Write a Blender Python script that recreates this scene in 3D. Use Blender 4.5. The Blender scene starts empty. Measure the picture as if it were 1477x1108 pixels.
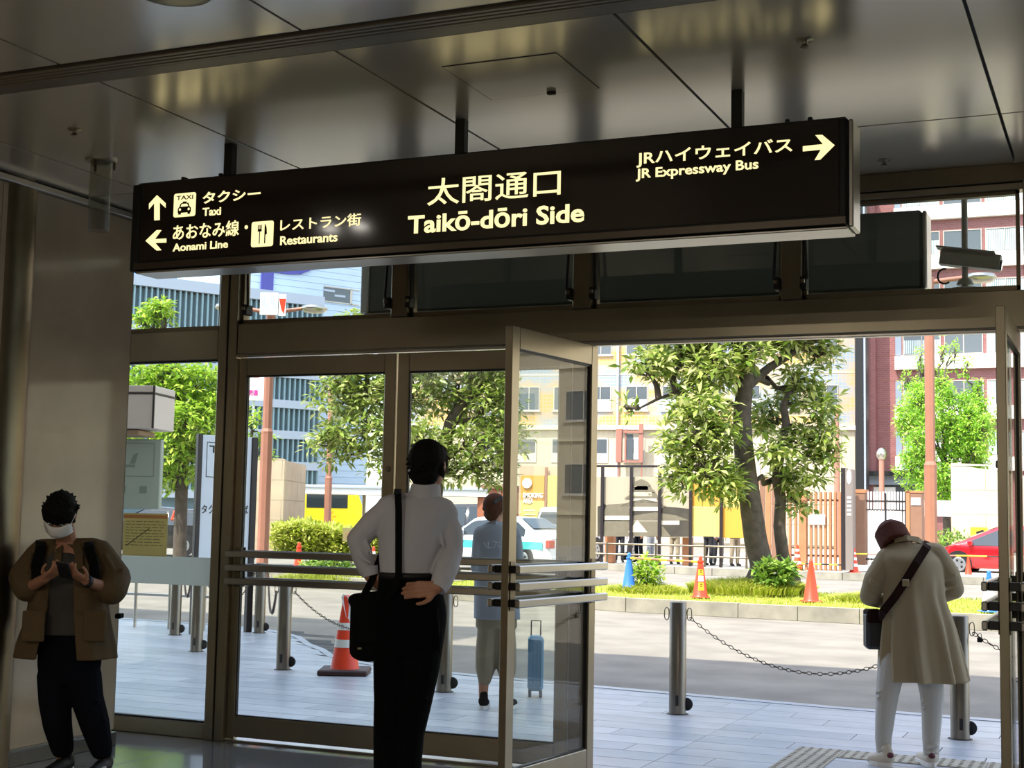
import bpy, bmesh, math, random
import numpy as np
from mathutils import Vector, Matrix
PI=math.pi
random.seed(7)
# ------------------------------------------------------------------ camera, sky, sun, exposure
FOC=2037.5; PITCH=.0930924; ROLL=.018715; YAW=.4124932; EYE=1.5
_f=Vector((-math.sin(YAW)*math.cos(PITCH),math.cos(YAW)*math.cos(PITCH),math.sin(PITCH)))
_r=Vector((math.cos(YAW),math.sin(YAW),0)); _u=_r.cross(_f)
_R=_r*math.cos(ROLL)+_u*math.sin(ROLL); _U=-_r*math.sin(ROLL)+_u*math.cos(ROLL)
cam=bpy.data.cameras.new('camera'); camo=bpy.data.objects.new('camera',cam)
bpy.context.scene.collection.objects.link(camo)
cam.sensor_width=36; cam.lens=FOC/1477*36; cam.clip_end=600
camo.matrix_world=Matrix(((_R.x,_U.x,-_f.x,0),(_R.y,_U.y,-_f.y,0),(_R.z,_U.z,-_f.z,EYE),(0,0,0,1)))
scn=bpy.context.scene; scn.camera=camo
scn.view_settings.view_transform='Standard'; scn.view_settings.look='None'
scn.view_settings.gamma=1; scn.view_settings.use_curve_mapping=False
scn.view_settings.exposure=0.2
w=bpy.data.worlds.new('sky'); scn.world=w; w.use_nodes=True
nt=w.node_tree; bg=nt.nodes['Background']
sky=nt.nodes.new('ShaderNodeTexSky'); sky.sky_type='NISHITA'; sky.sun_disc=False
sky.sun_elevation=math.radians(60); sky.sun_rotation=math.radians(200); sky.air_density=1.0; sky.dust_density=1.5; sky.ozone_density=1.0
mxs=nt.nodes.new('ShaderNodeMix'); mxs.data_type='RGBA'; mxs.inputs[0].default_value=.45; mxs.inputs[7].default_value=(2.1,2.15,2.25,1)   # thin bright summer haze over the blue
nt.links.new(sky.outputs[0],mxs.inputs[6]); nt.links.new(mxs.outputs[2],bg.inputs[0]); bg.inputs[1].default_value=0.8
SUN_EL=math.radians(58); SUN_AZ=math.radians(26)     # light travels towards +Y, a little to +X
sun=bpy.data.lights.new('sun','SUN'); sun.energy=8.0; sun.angle=math.radians(.6); sun.color=(1,.95,.86)
suno=bpy.data.objects.new('sun',sun); scn.collection.objects.link(suno)
_sd=Vector((math.sin(SUN_AZ)*math.cos(SUN_EL),math.cos(SUN_AZ)*math.cos(SUN_EL),-math.sin(SUN_EL)))
suno.rotation_euler=_sd.to_track_quat('-Z','Y').to_euler(); suno.location=(0,-5,30)
for lx,ly,pw in ((-3.2,-1.5,140),(1.5,-1.5,140),(-3.2,-6.5,140),(1.5,-6.5,140)):   # unseen fill lamps added behind the camera to brighten the hall
    L=bpy.data.lights.new('hall_fill_light','AREA'); L.shape='RECTANGLE'; L.size=1.2; L.size_y=.3; L.energy=pw; L.color=(1,.9,.76)
    o=bpy.data.objects.new('hall_fill_light',L); o.location=(lx,ly,3.40); scn.collection.objects.link(o)
for lx,ly in ((-4.93,3.95),(-4.70,3.95)):   # two recessed ceiling lamps just left of the frame; the sign's face mirrors them
    L=bpy.data.lights.new('downlight_lamp','AREA'); L.shape='DISK'; L.size=.1; L.energy=1.6; L.color=(1,.93,.82)
    o=bpy.data.objects.new('downlight_lamp',L); o.location=(lx,ly,3.415); scn.collection.objects.link(o)
# ------------------------------------------------------------------ measuring helpers
def ray(px,py): return _f*FOC+_R*(px-738.5)-_U*(py-554)
CAMP=Vector((0,0,EYE))
def gz(px,py,z=0.):
    d=ray(px,py); return CAMP+d*((z-EYE)/d.z)
def oy(px,py,Y):
    d=ray(px,py); return CAMP+d*(Y/d.y)
def ox(px,py,X):
    d=ray(px,py); return CAMP+d*(X/d.x)
HD=Vector((-math.sin(YAW),math.cos(YAW),0)); HR=Vector((math.cos(YAW),math.sin(YAW),0))
def od(px,py,depth):
    d=ray(px,py); return CAMP+d*(depth/d.dot(HD))
def opl(px,py,p0,n):
    d=ray(px,py); p0=Vector(p0); n=Vector(n); return CAMP+d*((p0-CAMP).dot(n)/d.dot(n))
# ------------------------------------------------------------------ materials
def lin(c):
    if isinstance(c,str):
        c=[int(c[i:i+2],16)/255 for i in (0,2,4)]
        c=[x/12.92 if x<=.04045 else ((x+.055)/1.055)**2.4 for x in c]
    return (*c[:3],1)
def mat(name,col,rough=.6,metal=0.,var=0.,vscale=5.,bump=0.,bscale=40.,emit=0.,coat=0.,aniso=None,spec=None,trans=0.,sss=0.):
    m=bpy.data.materials.new(name); m.use_nodes=True; n=m.node_tree; b=n.nodes['Principled BSDF']
    c=lin(col); b.inputs['Base Color'].default_value=c; b.inputs['Roughness'].default_value=rough; b.inputs['Metallic'].default_value=metal
    if spec is not None: b.inputs['Specular IOR Level'].default_value=spec
    if coat: b.inputs['Coat Weight'].default_value=coat; b.inputs['Coat Roughness'].default_value=.08
    if trans: b.inputs['Transmission Weight'].default_value=trans
    if emit:
        b.inputs['Emission Color'].default_value=c; b.inputs['Emission Strength'].default_value=emit
    tc=n.nodes.new('ShaderNodeTexCoord')
    if var:
        t=n.nodes.new('ShaderNodeTexNoise'); t.inputs['Scale'].default_value=vscale; t.inputs['Detail'].default_value=6
        n.links.new(tc.outputs['Object'],t.inputs['Vector'])
        r=n.nodes.new('ShaderNodeMapRange'); r.inputs[1].default_value=.3; r.inputs[2].default_value=.7
        r.inputs[3].default_value=1-var; r.inputs[4].default_value=1+var
        n.links.new(t.outputs[0],r.inputs[0])
        x=n.nodes.new('ShaderNodeVectorMath'); x.operation='SCALE'; x.inputs[0].default_value=c[:3]
        n.links.new(r.outputs[0],x.inputs['Scale']); n.links.new(x.outputs[0],b.inputs['Base Color'])
    if bump:
        t=n.nodes.new('ShaderNodeTexNoise'); t.inputs['Scale'].default_value=bscale; t.inputs['Detail'].default_value=4
        n.links.new(tc.outputs['Object'],t.inputs['Vector'])
        bp=n.nodes.new('ShaderNodeBump'); bp.inputs['Strength'].default_value=bump; bp.inputs['Distance'].default_value=.01
        n.links.new(t.outputs[0],bp.inputs['Height']); n.links.new(bp.outputs[0],b.inputs['Normal'])
    return m
def glass(name,tint=(.93,.95,.93),rough=0.,k=1.,ior=1.5):
    m=bpy.data.materials.new(name); m.use_nodes=True; n=m.node_tree; n.nodes.clear()
    o=n.nodes.new('ShaderNodeOutputMaterial'); t=n.nodes.new('ShaderNodeBsdfTransparent'); t.inputs[0].default_value=(*tint,1)
    g=n.nodes.new('ShaderNodeBsdfGlossy'); g.inputs['Roughness'].default_value=rough
    ge=n.nodes.new('ShaderNodeNewGeometry'); d=n.nodes.new('ShaderNodeVectorMath'); d.operation='DOT_PRODUCT'
    n.links.new(ge.outputs['Normal'],d.inputs[0]); n.links.new(ge.outputs['Incoming'],d.inputs[1])
    def mt(op,x,y=None,z=None):
        q=n.nodes.new('ShaderNodeMath'); q.operation=op
        for i,v in enumerate((x,y,z)):
            if v is None: continue
            if isinstance(v,(int,float)): q.inputs[i].default_value=v
            else: n.links.new(v,q.inputs[i])
        return q.outputs[0]
    f=mt('MULTIPLY_ADD',mt('POWER',mt('SUBTRACT',1.,mt('ABSOLUTE',d.outputs['Value'])),5.),.96*k,.04*k)   # Schlick, the same from both sides of the thin pane
    mx=n.nodes.new('ShaderNodeMixShader'); n.links.new(f,mx.inputs[0]); n.links.new(t.outputs[0],mx.inputs[1]); n.links.new(g.outputs[0],mx.inputs[2])
    n.links.new(mx.outputs[0],o.inputs[0]); return m
def leafmat(name,c1,c2,c3):
    m=bpy.data.materials.new(name); m.use_nodes=True; n=m.node_tree; b=n.nodes['Principled BSDF']
    gnode=n.nodes.new('ShaderNodeNewGeometry'); cr=n.nodes.new('ShaderNodeValToRGB')
    cr.color_ramp.elements[0].color=lin(c1); cr.color_ramp.elements[1].color=lin(c3)
    e=cr.color_ramp.elements.new(.5); e.color=lin(c2)
    n.links.new(gnode.outputs['Random Per Island'],cr.inputs[0]); n.links.new(cr.outputs[0],b.inputs['Base Color'])
    b.inputs['Roughness'].default_value=.38
    tr=n.nodes.new('ShaderNodeBsdfTranslucent'); n.links.new(cr.outputs[0],tr.inputs[0])
    mx=n.nodes.new('ShaderNodeMixShader'); mx.inputs[0].default_value=.35
    n.links.new(b.outputs[0],mx.inputs[1]); n.links.new(tr.outputs[0],mx.inputs[2]); n.links.new(mx.outputs[0],n.nodes['Material Output'].inputs[0])
    return m
def tilemat(name,c1,c2,cm,sx,sy,mort=.03,rough=.6,offset=0.):   # fine tiling of far walls: brick texture on the face's own UV-free object coords
    m=mat(name,c1,rough); n=m.node_tree; b=n.nodes['Principled BSDF']
    tc=n.nodes.new('ShaderNodeTexCoord'); mp=n.nodes.new('ShaderNodeMapping'); mp.inputs['Rotation'].default_value=(PI/2,0,0)
    br=n.nodes.new('ShaderNodeTexBrick'); br.offset=offset; br.inputs['Color1'].default_value=lin(c1); br.inputs['Color2'].default_value=lin(c2); br.inputs['Mortar'].default_value=lin(cm)
    br.inputs['Scale'].default_value=1; br.inputs['Brick Width'].default_value=sx; br.inputs['Row Height'].default_value=sy; br.inputs['Mortar Size'].default_value=mort
    sp=n.nodes.new('ShaderNodeSeparateXYZ'); cb=n.nodes.new('ShaderNodeCombineXYZ')
    n.links.new(tc.outputs['Object'],sp.inputs[0]); n.links.new(sp.outputs[0],cb.inputs[0]); n.links.new(sp.outputs[2],cb.inputs[1])
    n.links.new(cb.outputs[0],br.inputs[0]); n.links.new(br.outputs[0],b.inputs['Base Color']); return m
# ------------------------------------------------------------------ mesh builder
COL=scn.collection
ORG={}
class MB:
    def __init__(s): s.v=[]; s.f=[]; s.sm=[]
    def add(s,vs,fs,sm=False):
        b=len(s.v); s.v+= [tuple(x) for x in vs]; s.f+=[tuple(i+b for i in f) for f in fs]; s.sm+=[sm]*len(fs); return s
    def box(s,x0,x1,y0,y1,z0,z1):
        return s.add([(x0,y0,z0),(x1,y0,z0),(x1,y1,z0),(x0,y1,z0),(x0,y0,z1),(x1,y0,z1),(x1,y1,z1),(x0,y1,z1)],
          [(0,3,2,1),(4,5,6,7),(0,1,5,4),(1,2,6,5),(2,3,7,6),(3,0,4,7)])
    def bbox(s,x0,x1,y0,y1,z0,z1,b=.004):      # box with chamfered vertical and horizontal edges
        cx,cy,cz=(x0+x1)/2,(y0+y1)/2,(z0+z1)/2; hx,hy,hz=abs(x1-x0)/2,abs(y1-y0)/2,abs(z1-z0)/2; b=min(b,hx*.9,hy*.9,hz*.9)
        bm=bmesh.new(); bmesh.ops.create_cube(bm,size=2)
        for v in bm.verts: v.co=Vector((v.co.x*hx,v.co.y*hy,v.co.z*hz))
        bmesh.ops.bevel(bm,geom=bm.edges[:],offset=b,segments=1,affect='EDGES')
        bm.verts.index_update(); s.add([v.co+Vector((cx,cy,cz)) for v in bm.verts],[[v.index for v in f.verts] for f in bm.faces]); bm.free(); return s
    def obox(s,c,ax,ay,hx,hy,z0,z1):           # box with horizontal axes ax, ay
        c=Vector(c);ax=Vector(ax).normalized()*hx;ay=Vector(ay).normalized()*hy
        p=[c-ax-ay,c+ax-ay,c+ax+ay,c-ax+ay]
        return s.add([(q.x,q.y,z0) for q in p]+[(q.x,q.y,z1) for q in p],[(0,3,2,1),(4,5,6,7),(0,1,5,4),(1,2,6,5),(2,3,7,6),(3,0,4,7)])
    def prism(s,pts,d):                        # polygon pts (3d) extruded by vector d
        n=len(pts); d=Vector(d); a=[Vector(p) for p in pts]; return s.add(a+[p+d for p in a],[tuple(range(n))[::-1],tuple(range(n,2*n))]+[(i,(i+1)%n,n+(i+1)%n,n+i) for i in range(n)])
    def tube(s,pts,rs,seg=8,cap=True,sm=True,flat=1.):
        P=[Vector(p) for p in pts]; n=len(P)
        if not hasattr(rs,'__len__'): rs=[rs]*n
        vs=[];fs=[]; ref=None
        for i,p in enumerate(P):
            t=(P[min(i+1,n-1)]-P[max(i-1,0)]).normalized()
            if ref is None: ref=Vector((0,0,1)) if abs(t.z)<.9 else Vector((0,1,0))
            a=t.cross(ref)
            if a.length<1e-4: a=t.cross(Vector((1,0,0)))
            a.normalize(); b=t.cross(a).normalized(); ref=-b if b.dot(ref)<0 else b
            for k in range(seg):
                q=2*PI*k/seg; vs.append(p+a*math.cos(q)*rs[i]+b*math.sin(q)*rs[i]*flat)
        for i in range(n-1):
            for k in range(seg):
                k2=(k+1)%seg; fs.append((i*seg+k,i*seg+k2,(i+1)*seg+k2,(i+1)*seg+k))
        s.add(vs,fs,sm)
        if cap: s.add(vs[:seg],[tuple(range(seg))[::-1]]); s.add(vs[-seg:],[tuple(range(seg))])
        return s
    def lathe(s,prof,c=(0,0,0),seg=20,sm=True,sq=None):
        c=Vector(c); vs=[];fs=[]
        for r,z in prof:
            for k in range(seg):
                q=2*PI*k/seg; vs.append(c+Vector((r*math.cos(q),r*math.sin(q),z)))
        for i in range(len(prof)-1):
            for k in range(seg):
                k2=(k+1)%seg; fs.append((i*seg+k,i*seg+k2,(i+1)*seg+k2,(i+1)*seg+k))
        s.add(vs,fs,sm)
        if prof[0][0]>1e-4: s.add(vs[:seg],[tuple(range(seg))[::-1]])
        if prof[-1][0]>1e-4: s.add(vs[-seg:],[tuple(range(seg))])
        return s
    def ball(s,c,r,seg=10,rings=7,R=None):
        c=Vector(c); r=(r,r,r) if not hasattr(r,'__len__') else r; vs=[];fs=[]
        for i in range(rings+1):
            a=PI*i/rings
            for k in range(seg):
                q=2*PI*k/seg; v=Vector((r[0]*math.sin(a)*math.cos(q),r[1]*math.sin(a)*math.sin(q),r[2]*math.cos(a)))
                if R is not None: v=R@v
                vs.append(c+v)
        for i in range(rings):
            for k in range(seg):
                k2=(k+1)%seg; fs.append((i*seg+k,(i+1)*seg+k,(i+1)*seg+k2,i*seg+k2))
        return s.add(vs,fs,True)
    def capsule(s,p0,r0,p1,r1,seg=10):
        p0=Vector(p0);p1=Vector(p1);L=(p1-p0).length
        if L<1e-5: return s.ball(p0,r0)
        t=(p1-p0)/L; pts=[];rs=[]
        for a in (85,60,30,0): pts.append(p0-t*r0*math.sin(math.radians(a))); rs.append(r0*math.cos(math.radians(a)))
        for a in (0,30,60,85): pts.append(p1+t*r1*math.sin(math.radians(a))); rs.append(r1*math.cos(math.radians(a)))
        return s.tube(pts,rs,seg)
    def chainc(s,pts,rs,seg=10):
        for i in range(len(pts)-1): s.capsule(pts[i],rs[i],pts[i+1],rs[i+1],seg)
        return s
    def mesh(s,name,m=None,off=None):
        me=bpy.data.meshes.new(name); v=s.v
        if off is not None: v=[(a-off[0],b-off[1],c-off[2]) for a,b,c in v]
        me.from_pydata(v,[],s.f)
        if m: me.materials.append(m)
        me.polygons.foreach_set('use_smooth',s.sm); me.update(); return me
    def build(s,name,m,parent=None,local=False):
        off=None
        if parent is not None and not local: off=ORG.get(parent.name)
        return link(name,s.mesh(name,m,off),parent)
def link(name,me,parent=None,loc=None):
    o=bpy.data.objects.new(name,me); COL.objects.link(o)
    if parent is not None:
        o.parent=parent
        if parent.name in ORG: ORG[o.name]=ORG[parent.name]
    if loc is not None: o.location=loc
    return o
def thing(name,label,cat,loc=(0,0,0),rz=0,group=None,kind=None):
    o=bpy.data.objects.new(name,None); COL.objects.link(o); o.location=loc; o.rotation_euler=(0,0,rz); o.empty_display_size=.1
    if label: o['label']=label
    if cat: o['category']=cat
    if group: o['group']=group
    if kind: o['kind']=kind
    ORG[o.name]=Vector(loc); return o
def tag(o,label=None,cat=None,group=None,kind=None):
    if label: o['label']=label
    if cat: o['category']=cat
    if group: o['group']=group
    if kind: o['kind']=kind
    return o
def struct(name,mb,m,label=None,parent=None):
    o=mb.build(name,m,parent)
    if parent is None: o['kind']='structure'
    if label: o['label']=label
    return o
def srt(name,label):
    o=thing(name,label,None); o['kind']='structure'; return o
def dup(root,loc,rz=None,label=None,group=None):
    r=root.copy(); COL.objects.link(r); r.location=loc
    if rz is not None: r.rotation_euler=(0,0,rz)
    if label: r['label']=label
    if group: r['group']=group
    def rec(a,b):
        for ch in list(a.children):
            c=ch.copy(); COL.objects.link(c); c.parent=b; rec(ch,c)
    rec(root,r); return r
_dgo=None
def text(name,body,size,m,parent,loc,rot=(PI/2,0,0),bold=0.,ext=.002,align='LEFT',sx=1.,width=None,height=None):
    """lettering as a mesh; width/height fit the glyph box to metres"""
    c=bpy.data.curves.new('t','FONT'); c.body=body; c.size=size; c.extrude=ext; c.offset=bold*size; c.align_x='LEFT'; c.resolution_u=3
    o=bpy.data.objects.new('t',c); COL.objects.link(o); dg=bpy.context.evaluated_depsgraph_get()
    me=bpy.data.meshes.new_from_object(o.evaluated_get(dg)); bpy.data.objects.remove(o); bpy.data.curves.remove(c)
    a=np.empty(len(me.vertices)*3); me.vertices.foreach_get('co',a); a=a.reshape(-1,3)
    lo=a.min(0);hi=a.max(0); 
    fx=sx; fy=1.
    if width: fx=width/(hi[0]-lo[0])
    if height: fy=height/(hi[1]-lo[1])
    a[:,0]=(a[:,0]-lo[0])*fx; a[:,1]=(a[:,1]-lo[1])*fy
    if align=='CENTER': a[:,0]-=a[:,0].max()/2
    R=np.array(Matrix.Identity(3) if rot is None else __import__('mathutils').Euler(rot).to_matrix())
    a=a@R.T
    off=ORG.get(parent.name,Vector((0,0,0))) if parent is not None else Vector((0,0,0))
    a+=np.array(Vector(loc)-off)
    me.vertices.foreach_set('co',a.ravel()); me.materials.clear(); me.materials.append(m); me.update()
    return link(name,me,parent)
def tri(xs,ys):  return None
# ------------------------------------------------------------------ palette
M={}
def D(k,*a,**kw): M[k]=mat(k,*a,**kw)
D('steel','9b917c',.3,1,var=.08,vscale=3)
D('steel_dark','7d725e',.38,1,var=.12,vscale=3,bump=.05,bscale=8)
D('steel_bright','b9b4aa',.28,1,var=.05)
D('black_metal','1b1917',.45,.3)
D('black','0c0c0d',.6)
D('rubber','111113',.8)
D('white','e6e6e2',.5)
D('white_gloss','eceef0',.2,coat=.6)
D('ceil','e2d9ca',.2,.58,var=.04,vscale=.8,bump=.02,bscale=2.5)
D('ceil_dark','3a3630',.6)
D('rail_metal','857a6a',.42,.8)
D('marble','b8a68e',.12,0,var=.12,vscale=2.2,bump=.01)
D('floor_in','6a6d70',.1,0,var=.1,vscale=1.4)
D('base_in','55524c',.2,var=.1)
D('pave','a9adb3',.34,0,var=.12,vscale=3,bump=.04,bscale=60)
D('pave2','9da3aa',.36,0,var=.12,vscale=3,bump=.04,bscale=60)
D('pave3','b3b6ba',.36,0,var=.12,vscale=3,bump=.04,bscale=60)
D('joint','3a3c3f',.9)
D('asphalt','7d776c',.93,0,var=.2,vscale=1.3,bump=.5,bscale=90)
D('kerb','8f8b7c',.9,0,var=.22,vscale=3,bump=.3,bscale=50)
D('sign_face','2a211a',.1,0)
D('sign_lit','fff2b4',.5,emit=.95)
D('redpost','a46f5b',.55,var=.06)
D('concrete','a7a294',.9,var=.1,vscale=1,bump=.2)
D('stone','bfa98e',.8,var=.1,vscale=1.2)
D('cream','bdb095',.8,var=.06)
D('grass_soil','8d9434',.95,var=.3,vscale=4)
D('bark','51473d',.9,0,var=.35,vscale=7,bump=.8,bscale=25)
D('orange','e8401c',.42,var=.06,vscale=6)
D('blue_plastic','2f6fc4',.42,var=.05)
D('reflect_white','e8e6df',.35)
M['glass']=glass('glass'); M['carglass']=mat('carglass','2a3236',.06,0,coat=.5)
M['glass_dark']=glass('glass_dark',(.55,.6,.58))
D('skin','ab785c',.55,var=.05,vscale=12); D('skin_dark','8a5c46',.55,var=.05,vscale=12)
# ================================================================== THE STATION HALL
CZ=3.43; FY=7.87; WX=-5.96
# floor: dark polished slabs
fl=srt('floor','dark polished stone floor of the station hall')
struct('floor_bed',MB().box(-9,9,-12,FY+.09,-.3,-.008),M['joint'],parent=fl)
_slab={}
def slab(nm,x0,x1,y0,y1,z0,z1,m,par,g=.004):
    k=(round(x1-x0,3),round(y1-y0,3),m.name)
    if k not in _slab:
        hx,hy=(x1-x0)/2-g,(y1-y0)/2-g
        _slab[k]=MB().bbox(-hx,hx,-hy,hy,-(z1-z0),0,.003).mesh(nm,m)
    return link(nm,_slab[k],par,((x0+x1)/2,(y0+y1)/2,z1))
yy=FY+.09
for r in range(9):
    y1=yy-1.24*r; y0=y1-1.24
    for c in range(8):
        if r>5 and c%2: continue
    for c in range(9):
        x0=-6.73+1.24*c
        if x0<-6.8 or x0>4: continue
        slab('floor_slab',x0,x0+1.24,y0,y1,-.03,0,M['floor_in'],fl,.0025)
# marble pier with its base on the left
wl=srt('wall_left','polished marble wall with a darker base strip beside the doors')
wl_=MB().box(WX-.6,WX-.012,-12,7.39,0,CZ); struct('wall_core',wl_,M['concrete'],parent=wl)
for a,b in ((6.2,7.4),(4.9,6.2),(3.6,4.9),(2.3,3.6)):
    struct('marble_slab',MB().bbox(WX-.012,WX,a+.002,b-.002,.1,CZ-.05,.002),M['marble'],parent=wl)
struct('marble_slab',MB().bbox(WX-.6,WX,7.39,7.40,.1,CZ-.05,.002),M['marble'],parent=wl)
struct('baseboard_left',MB().bbox(WX-.01,WX+.012,2.3,7.41,0,.085,.003),M['base_in'])
struct('trim_1',MB().bbox(WX,WX+.05,2.3,7.8,CZ-.05,CZ-.012,.004),M['steel_bright'],'pale cornice strip where the marble wall meets the ceiling')
# other walls of the hall (behind and beside the photographer)
struct('wall_back',MB().box(-9,9,-12.3,-12,0,CZ),M['concrete'])
struct('wall_right',MB().box(6.2,6.5,-12,FY,0,CZ),M['concrete'])
cm=MB().lathe([(.20,.0),(.20,CZ)],(-6.12,6.36,0),48); c=struct('column',cm,M['steel_dark'],'round brushed metal column at the left edge')
# ceiling of brushed metal panels with open joints
ce=srt('ceiling','brushed metal panel ceiling reflecting the daylight')
struct('ceiling_void',MB().box(-9,9,-12,FY+.1,CZ+.024,CZ+.3),M['black'],parent=ce)
XJ=[-9.2,-7.96,-6.72,-5.465,-4.255,-3.02,-1.78,-.525,.73,1.98,3.22,4.46,5.7]
YJ=[(6.875,7.86),(4.975,6.875),(2.83,4.725),(.93,2.83),(-.97,.93),(-2.87,-.97),(-4.77,-2.87),(-6.67,-4.77)]
_cp={}
for (y0,y1) in YJ:
    for i in range(2,12):
        x0,x1=XJ[i],XJ[i+1]; k=(round(x1-x0,3),round(y1-y0,3)); g=.0075
        if k not in _cp: _cp[k]=MB().bbox(-(x1-x0)/2+g,(x1-x0)/2-g,-(y1-y0)/2+g,(y1-y0)/2-g,0,.02,.0004).mesh('ceiling_panel',M['ceil'])
        link('ceiling_panel',_cp[k],ce,((x0+x1)/2,(y0+y1)/2,CZ))
struct('ceiling_rear',MB().box(-9,6.4,-12,-6.67,CZ,CZ+.02),M['ceil'],parent=ce)
# slot rail across the ceiling
sr=thing('ceiling_slot_rail','long grooved metal slot rail running across the ceiling','rail',(-2.5,4.85,CZ))
MB().box(-9,6,4.735,4.965,CZ+.012,CZ+.019).build('rail_back',M['ceil_dark'],sr)
for i in range(4):
    MB().bbox(-9,6,4.738+.034*i,4.762+.034*i,CZ-.012,CZ+.012,.003).build('slat',M['rail_metal'],sr)
MB().bbox(-9,-3.15,4.876,4.965,CZ-.006,CZ+.012,.003).build('flange',M['rail_metal'],sr)
MB().bbox(-3.147,6,4.876,4.965,CZ-.006,CZ+.012,.003).build('flange',M['rail_metal'],sr)
# access hatch
ah=thing('ceiling_hatch','square access hatch with a small latch in the ceiling','hatch',(-2.4,5.57,CZ))
m_=MB()
x0,x1,y0,y1=-2.69,-2.155,5.325,5.845
struct('hatch_leaf',MB().bbox(x0+.004,x1-.004,y0+.004,y1-.004,CZ-.004,CZ,.001),M['ceil'],parent=ah)
for a in ((x0,x1,y0,y0+.003),(x0,x1,y1-.003,y1),(x0,x0+.003,y0,y1),(x1-.003,x1,y0,y1)): m_.box(*a,CZ-.003,CZ)
m_.build('frame_gap',M['black_metal'],ah)
MB().bbox(-2.395,-2.355,5.80,5.825,CZ-.018,CZ-.003,.004).build('latch',M['black_metal'],ah)
def sprinkler(x,y,label):
    t=thing('sprinkler_head',label,'sprinkler',(x,y,CZ))
    MB().lathe([(.035,0),(.035,-.004),(.012,-.008),(.010,-.022)],(x,y,CZ),16).build('escutcheon',M['steel'],t)
    MB().lathe([(.004,-.02),(.018,-.03),(.018,-.033),(.0,-.034)],(x,y,CZ),12).build('deflector',M['steel_dark'],t)
sprinkler(-1.16,5.52,'small sprinkler head in the ceiling above the arrow end of the sign')
sprinkler(-4.91,5.58,'small sprinkler head in the ceiling at far left')
sprinkler(-1.165,7.56,'small sprinkler head in the ceiling just right of the sign, near the facade')
# round ceiling lamp cut by the top edge
q=gz(250,-14,CZ)
dl=thing('round_ceiling_speaker','round pale disc fitted to the ceiling at the top left edge','speaker',(q.x,q.y,CZ))
MB().lathe([(.13,0),(.13,-.012),(.11,-.018),(.0,-.02)],(q.x,q.y,CZ),32).build('cover',M['steel'],dl)
MB().lathe([(.135,0),(.142,-.003),(.142,-.012),(.13,-.014)],(q.x,q.y,CZ),32).build('ring',M['steel_dark'],dl)
# clear tube hanging from the ceiling at left
q=gz(146,231,CZ); ax_=Vector((q.x,q.y))
at=thing('acrylic_tube','clear acrylic tube hanging from the ceiling left of the sign','tube',(q.x,q.y,CZ))
MB().lathe([(.085,-.012),(.085,0)],(q.x,q.y,CZ),28).build('flange',M['steel_bright'],at)
M['acryl']=glass('acryl',(.86,.86,.82),.03,ior=1.45)
MB().lathe([(.058,-.012),(.058,-.40),(.054,-.40),(.054,-.012)],(q.x,q.y,CZ),28).build('tube_wall',M['acryl'],at)
for k in range(3):
    a=.6+k*2.09; MB().capsule((q.x+.072*math.cos(a),q.y+.072*math.sin(a),CZ-.012),.007,(q.x+.072*math.cos(a),q.y+.072*math.sin(a),CZ-.05),.007).build('bolt',M['steel_dark'],at)
# ------------------------------------------------------------------ the glazed front
wf=srt('wall_front','glazed station front of bronze stainless steel')
def fr(x0,x1,z0,z1,y0=FY,y1=FY+.1,m='steel',n='transom',b=.004): return struct(n,MB().bbox(x0,x1,y0,y1,z0,z1,b),M[m],parent=wf)
fr(-9,-5.62,2.515,2.715,FY+.01); fr(-5.45,6.2,2.545,2.745,FY-.01)
fr(-5.45,6.2,2.525,2.543,FY+.03,FY+.08,'steel_bright','transom_edge')
for a,b in ((-5.60,-5.535),(-5.52,-5.455)): fr(a,b,0,CZ,FY-.015,FY+.13,'steel','mullion')
fr(-5.54,-5.515,0,CZ,FY-.0,FY+.1,'black_metal','mullion_groove',.002)
fr(-6.6,-6.5,0,CZ,FY,FY+.1,'steel','mullion'); fr(-7.9,-7.8,0,CZ,FY,FY+.1,'steel','mullion')
fr(-.49,-.40,0,CZ,FY-.02,FY+.13,'steel','mullion'); fr(-.39,-.31,0,CZ,FY-.02,FY+.13,'steel','mullion')
fr(2.3,2.4,0,CZ,FY,FY+.1,'steel','mullion'); fr(5,5.1,0,CZ,FY,FY+.1,'steel','mullion')
fr(-9,6.2,3.33,CZ,FY-.02,FY+.12,'steel_dark','head_beam'); fr(-9,6.2,3.29,3.328,FY,FY+.1,'steel','head_beam')
fr(-3.055,-2.955,0,2.525,FY+.02,FY+.1,'steel_dark','door_jamb')
fr(-9,-5.62,0,.10,FY+.01,FY+.09,'steel','sill_rail'); fr(-.31,6.2,0,.10,FY+.01,FY+.09,'steel','sill_rail')
# clerestory windows
CM=[-7.9,-6.6,-5.54,-4.23,-2.99,-1.73,-.45,.8,2.35,3.6,5.0]
n=0
for i in range(len(CM)-1):
    a,b=CM[i]+.06,CM[i+1]-.06
    if i==1: b=-5.62
    if i==2: a=-5.455
    n+=1; zb=2.745 if i>1 else 2.715
    wi=srt('window_%d'%n,'clerestory pane above the entrance doors')
    z0,z1=zb+.0,3.29; t=.02
    for q4 in ((a,b,z0,z0+t+.012),(a,b,z1-t,z1),(a,a+t,z0,z1),(b-t,b,z0,z1)): MB().bbox(q4[0],q4[1],FY+.03,FY+.08,q4[2],q4[3],.002).build('window_frame',M['steel_dark'],wi)
    MB().box(a+t,b-t,FY+.052,FY+.058,z0+t,z1-t).build('window_glass',M['glass'],wi)
for x in CM[3:6]+CM[7:]:
    fr(x-.058,x+.058,2.745,3.29,FY-.02,FY+.09,'steel_dark','mullion')
k=0
OPL=['first gap of the upper windows at left','second upper window from the left','middle upper window','third dark upper window','far right upper window']
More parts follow.
